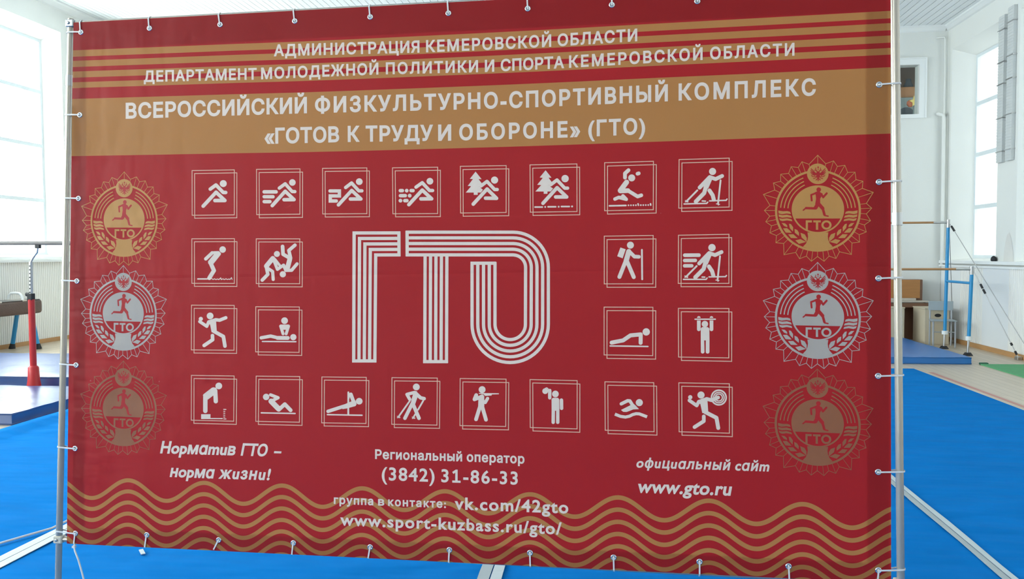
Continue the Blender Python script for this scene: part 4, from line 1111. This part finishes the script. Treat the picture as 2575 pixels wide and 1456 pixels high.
def wooden_box(c, w, d, h, rz, label, hole):
    t = thing('plywood_box', label, 'box', c, 'beige plywood boxes in the corner', rz)
    b = MB().box((-w / 2, -d / 2, .0), (w / 2, d / 2, h - .02)); b.build('box_body', M['beige'], t, local=True, bevel=.006)
    MB().box((-w / 2 - .008, -d / 2 - .008, h - .02), (w / 2 + .008, d / 2 + .008, h)).build('box_lid', M['beige'], t, local=True, bevel=.004)
    if hole:
        MB().add([(hole + .055 * math.cos(k * math.pi / 10), -d / 2 - .0015, h * .80 + .03 * math.sin(k * math.pi / 10)) for k in range(20)], [tuple(range(20))]).build('hand_hole', M['black'], t, local=True)
    return t
wooden_box((5.612, 15.13, 0), .40, .56, .63, 0, 'beige plywood box with a black hand hole behind the chair', .012)
wooden_box((4.935, 15.21, 0), .41, .34, .63, 0, 'beige plywood box beside the banner post, left of the piano leg', 0)

pn = thing('piano', 'brown upright piano against the far wall, half hidden by the banner post', 'piano', (4.95, 15.72, 0))
MB().box((4.25, 15.66, .0), (5.66, 15.88, 1.10)).build('case', M['brown'], pn, bevel=.01)
MB().box((4.30, 15.645, .76), (5.61, 15.66, 1.095)).build('upper_panel', M['orange'], pn, bevel=.004)
MB().box((4.25, 15.42, .60), (5.68, 15.655, .685)).build('keybed', M['brown'], pn, bevel=.008)
MB().box((4.25, 15.40, .70), (5.68, 15.64, .722))  .build('key_lid', M['keys'], pn, bevel=.004)
MB().box((4.33, 15.44, .686), (5.60, 15.63, .699)).build('keyboard', M['keys'], pn)
MB().box((4.30, 15.58, .723), (5.52, 15.64, .762)).build('music_shelf', M['keys'], pn, bevel=.004)
for X in (4.28, 5.60): MB().box((X, 15.44, 0), (X + .06, 15.52, .60)).build('leg', M['brown'], pn, bevel=.006)

ch = thing('school_chair', 'grey school chair in front of the plywood box', 'chair', (5.575, 14.52, 0), None, math.radians(-12))
MB().box((-.19, -.20, .44), (.19, .19, .455)).build('seat', M['chairg'], ch, local=True, bevel=.01)
MB().box((-.19, .19, .60), (.19, .205, .76)).build('backrest', M['chairg'], ch, local=True, bevel=.012)
for sx in (-1, 1):
    MB().tube([(sx * .165, .20, .0), (sx * .165, .185, .44), (sx * .165, .215, .74)], .014, 10).build('leg', M['chairm'], ch, local=True)
    MB().tube([(sx * .165, -.185, .0), (sx * .165, -.165, .44)], .014, 10).build('leg', M['chairm'], ch, local=True)
    MB().tube([(sx * .165, -.17, .43), (sx * .165, .19, .43)], .011, 8).build('side_rail', M['chairm'], ch, local=True)
MB().tube([(-.165, -.175, .26), (.165, -.175, .26)], .009, 8).build('stretcher', M['chairm'], ch, local=True)

# ------------------------------------------------------------------ things on the right and far walls
def ribbed(y, z0, z1, label):
    t = thing('ribbed_duct', label, 'duct', (XR - .004, y, z0), 'ribbed ducts on the window pier')
    prof = []; n = int((z1 - z0) / .045)
    b = MB()
    for i in range(n):
        za = z0 + (z1 - z0) * i / n; zb_ = z0 + (z1 - z0) * (i + 1) / n
        b.box((XR - .055, y - .095, za), (XR - .004, y + .095, zb_ - .010)); b.box((XR - .051, y - .092, zb_ - .010), (XR - .004, y + .092, zb_))
    b.build('duct_body', M['duct'], t)
    for f in (.07, .3, .53, .68, .9):
        z = z0 + (z1 - z0) * f; MB().box((XR - .065, y - .11, z), (XR - .004, y + .11, z + .014)).build('clamp', M['steel'], t)
ribbed(13.725, 3.0, 5.28, 'grey ribbed vertical duct on the pier beside the first right window')
ribbed(13.43, 3.0, 5.34, 'grey ribbed vertical duct on the pier at the right edge of the photo')
b = MB().add([(XR - .003, 13.30, 1.45), (XR - .003, 13.62, 1.45), (XR - .003, 13.61, 1.60), (XR - .003, 13.57, 1.74), (XR - .003, 13.52, 1.86), (XR - .003, 13.45, 1.90), (XR - .003, 13.38, 1.78), (XR - .003, 13.32, 1.62)], [tuple(range(7, -1, -1))])
trim(b, M['stain'])
b = MB(); b.tube([(6.07, 13.84, 1.448), (6.07, 13.84, 1.455), (6.07, 13.84, 1.48), (6.07, 13.845, 1.51), (6.07, 13.85, 1.53)], .04, 12, rs=[.03, .042, .045, .036, .014])
tag(b.build('black_bundle', M['black'], loc=(6.07, 13.84, 1.447)), 'small black bundle lying on the right window sill by the pier', 'bundle')
hp = thing('heating_pipe', 'white heating pipe rising in the far right corner', 'pipe', (6.04, 15.80, 1.37))
MB().tube([(6.04, 15.80, 1.37), (6.03, 15.80, 4.02), (6.02, 15.81, 4.09), (5.95, 15.84, 4.12), (5.94, 15.862, 4.12)], .032, 12).build('riser', M['wall'], hp)
MB().tube([(6.03, 15.80, 4.0), (6.03, 15.80, 5.45), (6.02, 15.81, 5.50), (5.90, 15.88, 5.50)], .014, 10).build('thin_riser', M['wall'], hp)

# the dim room behind the service window
tag(MB().box((5.2, YF + .75, HZ0), (6.2, YF + 1.35, 4.58)).build('grey_cabinet', M['teal'], loc=(5.7, YF + 1.05, HZ0), bevel=.01), 'grey cabinet under the cardboard box behind the far wall window', 'cabinet')
tag(MB().box((5.45, YF + .85, 4.582), (5.90, YF + 1.25, 4.80)).build('cardboard_box', M['card'], loc=(5.68, YF + 1.05, 4.582), bevel=.01), 'brown cardboard box behind the far wall window', 'box')
tag(MB().lathe([(.07, 0), (.085, .05), (.05, .12), (.05, .17), (.03, .18)], (5.78, YF + 1.0, 4.802), 14).build('dark_jug', M['navy'], loc=(5.78, YF + 1.0, 4.802)), 'dark jug on top of the cardboard box behind the far wall window', 'jug')
b = MB(); n = 16; pr = [(5.56 + .15 * math.cos(a), HZ0 + .21 * max(0, math.sin(a)) ** .6) for a in [math.pi * k / n for k in range(n + 1)]]
vs = [(x, YF + .45, z) for x, z in pr] + [(x, YF + .53, z) for x, z in pr]; K = len(pr)
b.add(vs, [tuple(range(K)), tuple(range(2 * K - 1, K - 1, -1))] + [(i, i + 1, K + i + 1, K + i) for i in range(K - 1)] + [(K - 1, 0, K, 2 * K - 1)])
tag(b.build('chair_back', M['navy'], loc=(5.56, YF + .49, HZ0)), 'dark slate rounded chair back behind the far wall window', 'chair')
vz = thing('vase_with_paper_star', 'yellow paper star in a teal vase behind the far wall window', 'decoration', (5.68, YF + .32, HZ0))
MB().lathe([(.035, 0), (.045, .06), (.038, .17), (.042, .22)], (5.68, YF + .32, HZ0), 14).build('vase', M['teal'], vz)
pts = []
for k in range(10):
    a = math.pi / 2 + k * math.pi / 5 + .2; r = .105 if k % 2 == 0 else .05
    pts.append((5.655 + r * math.cos(a), 4.42 + r * math.sin(a)))
b = MB(); vs = [(x, YF + .27, z) for x, z in pts] + [(x, YF + .282, z) for x, z in pts]
b.add(vs, [tuple(range(10)), tuple(range(19, 9, -1))] + [(i, (i + 1) % 10, 10 + (i + 1) % 10, 10 + i) for i in range(10)]); b.build('star', M['yellow'], vz)
MB().lathe([(.03, 0), (.065, .05), (.06, .10), (.02, .13)], (5.60, YF + .36, 4.33), 12).build('paper_flower', M['orangep'], vz)
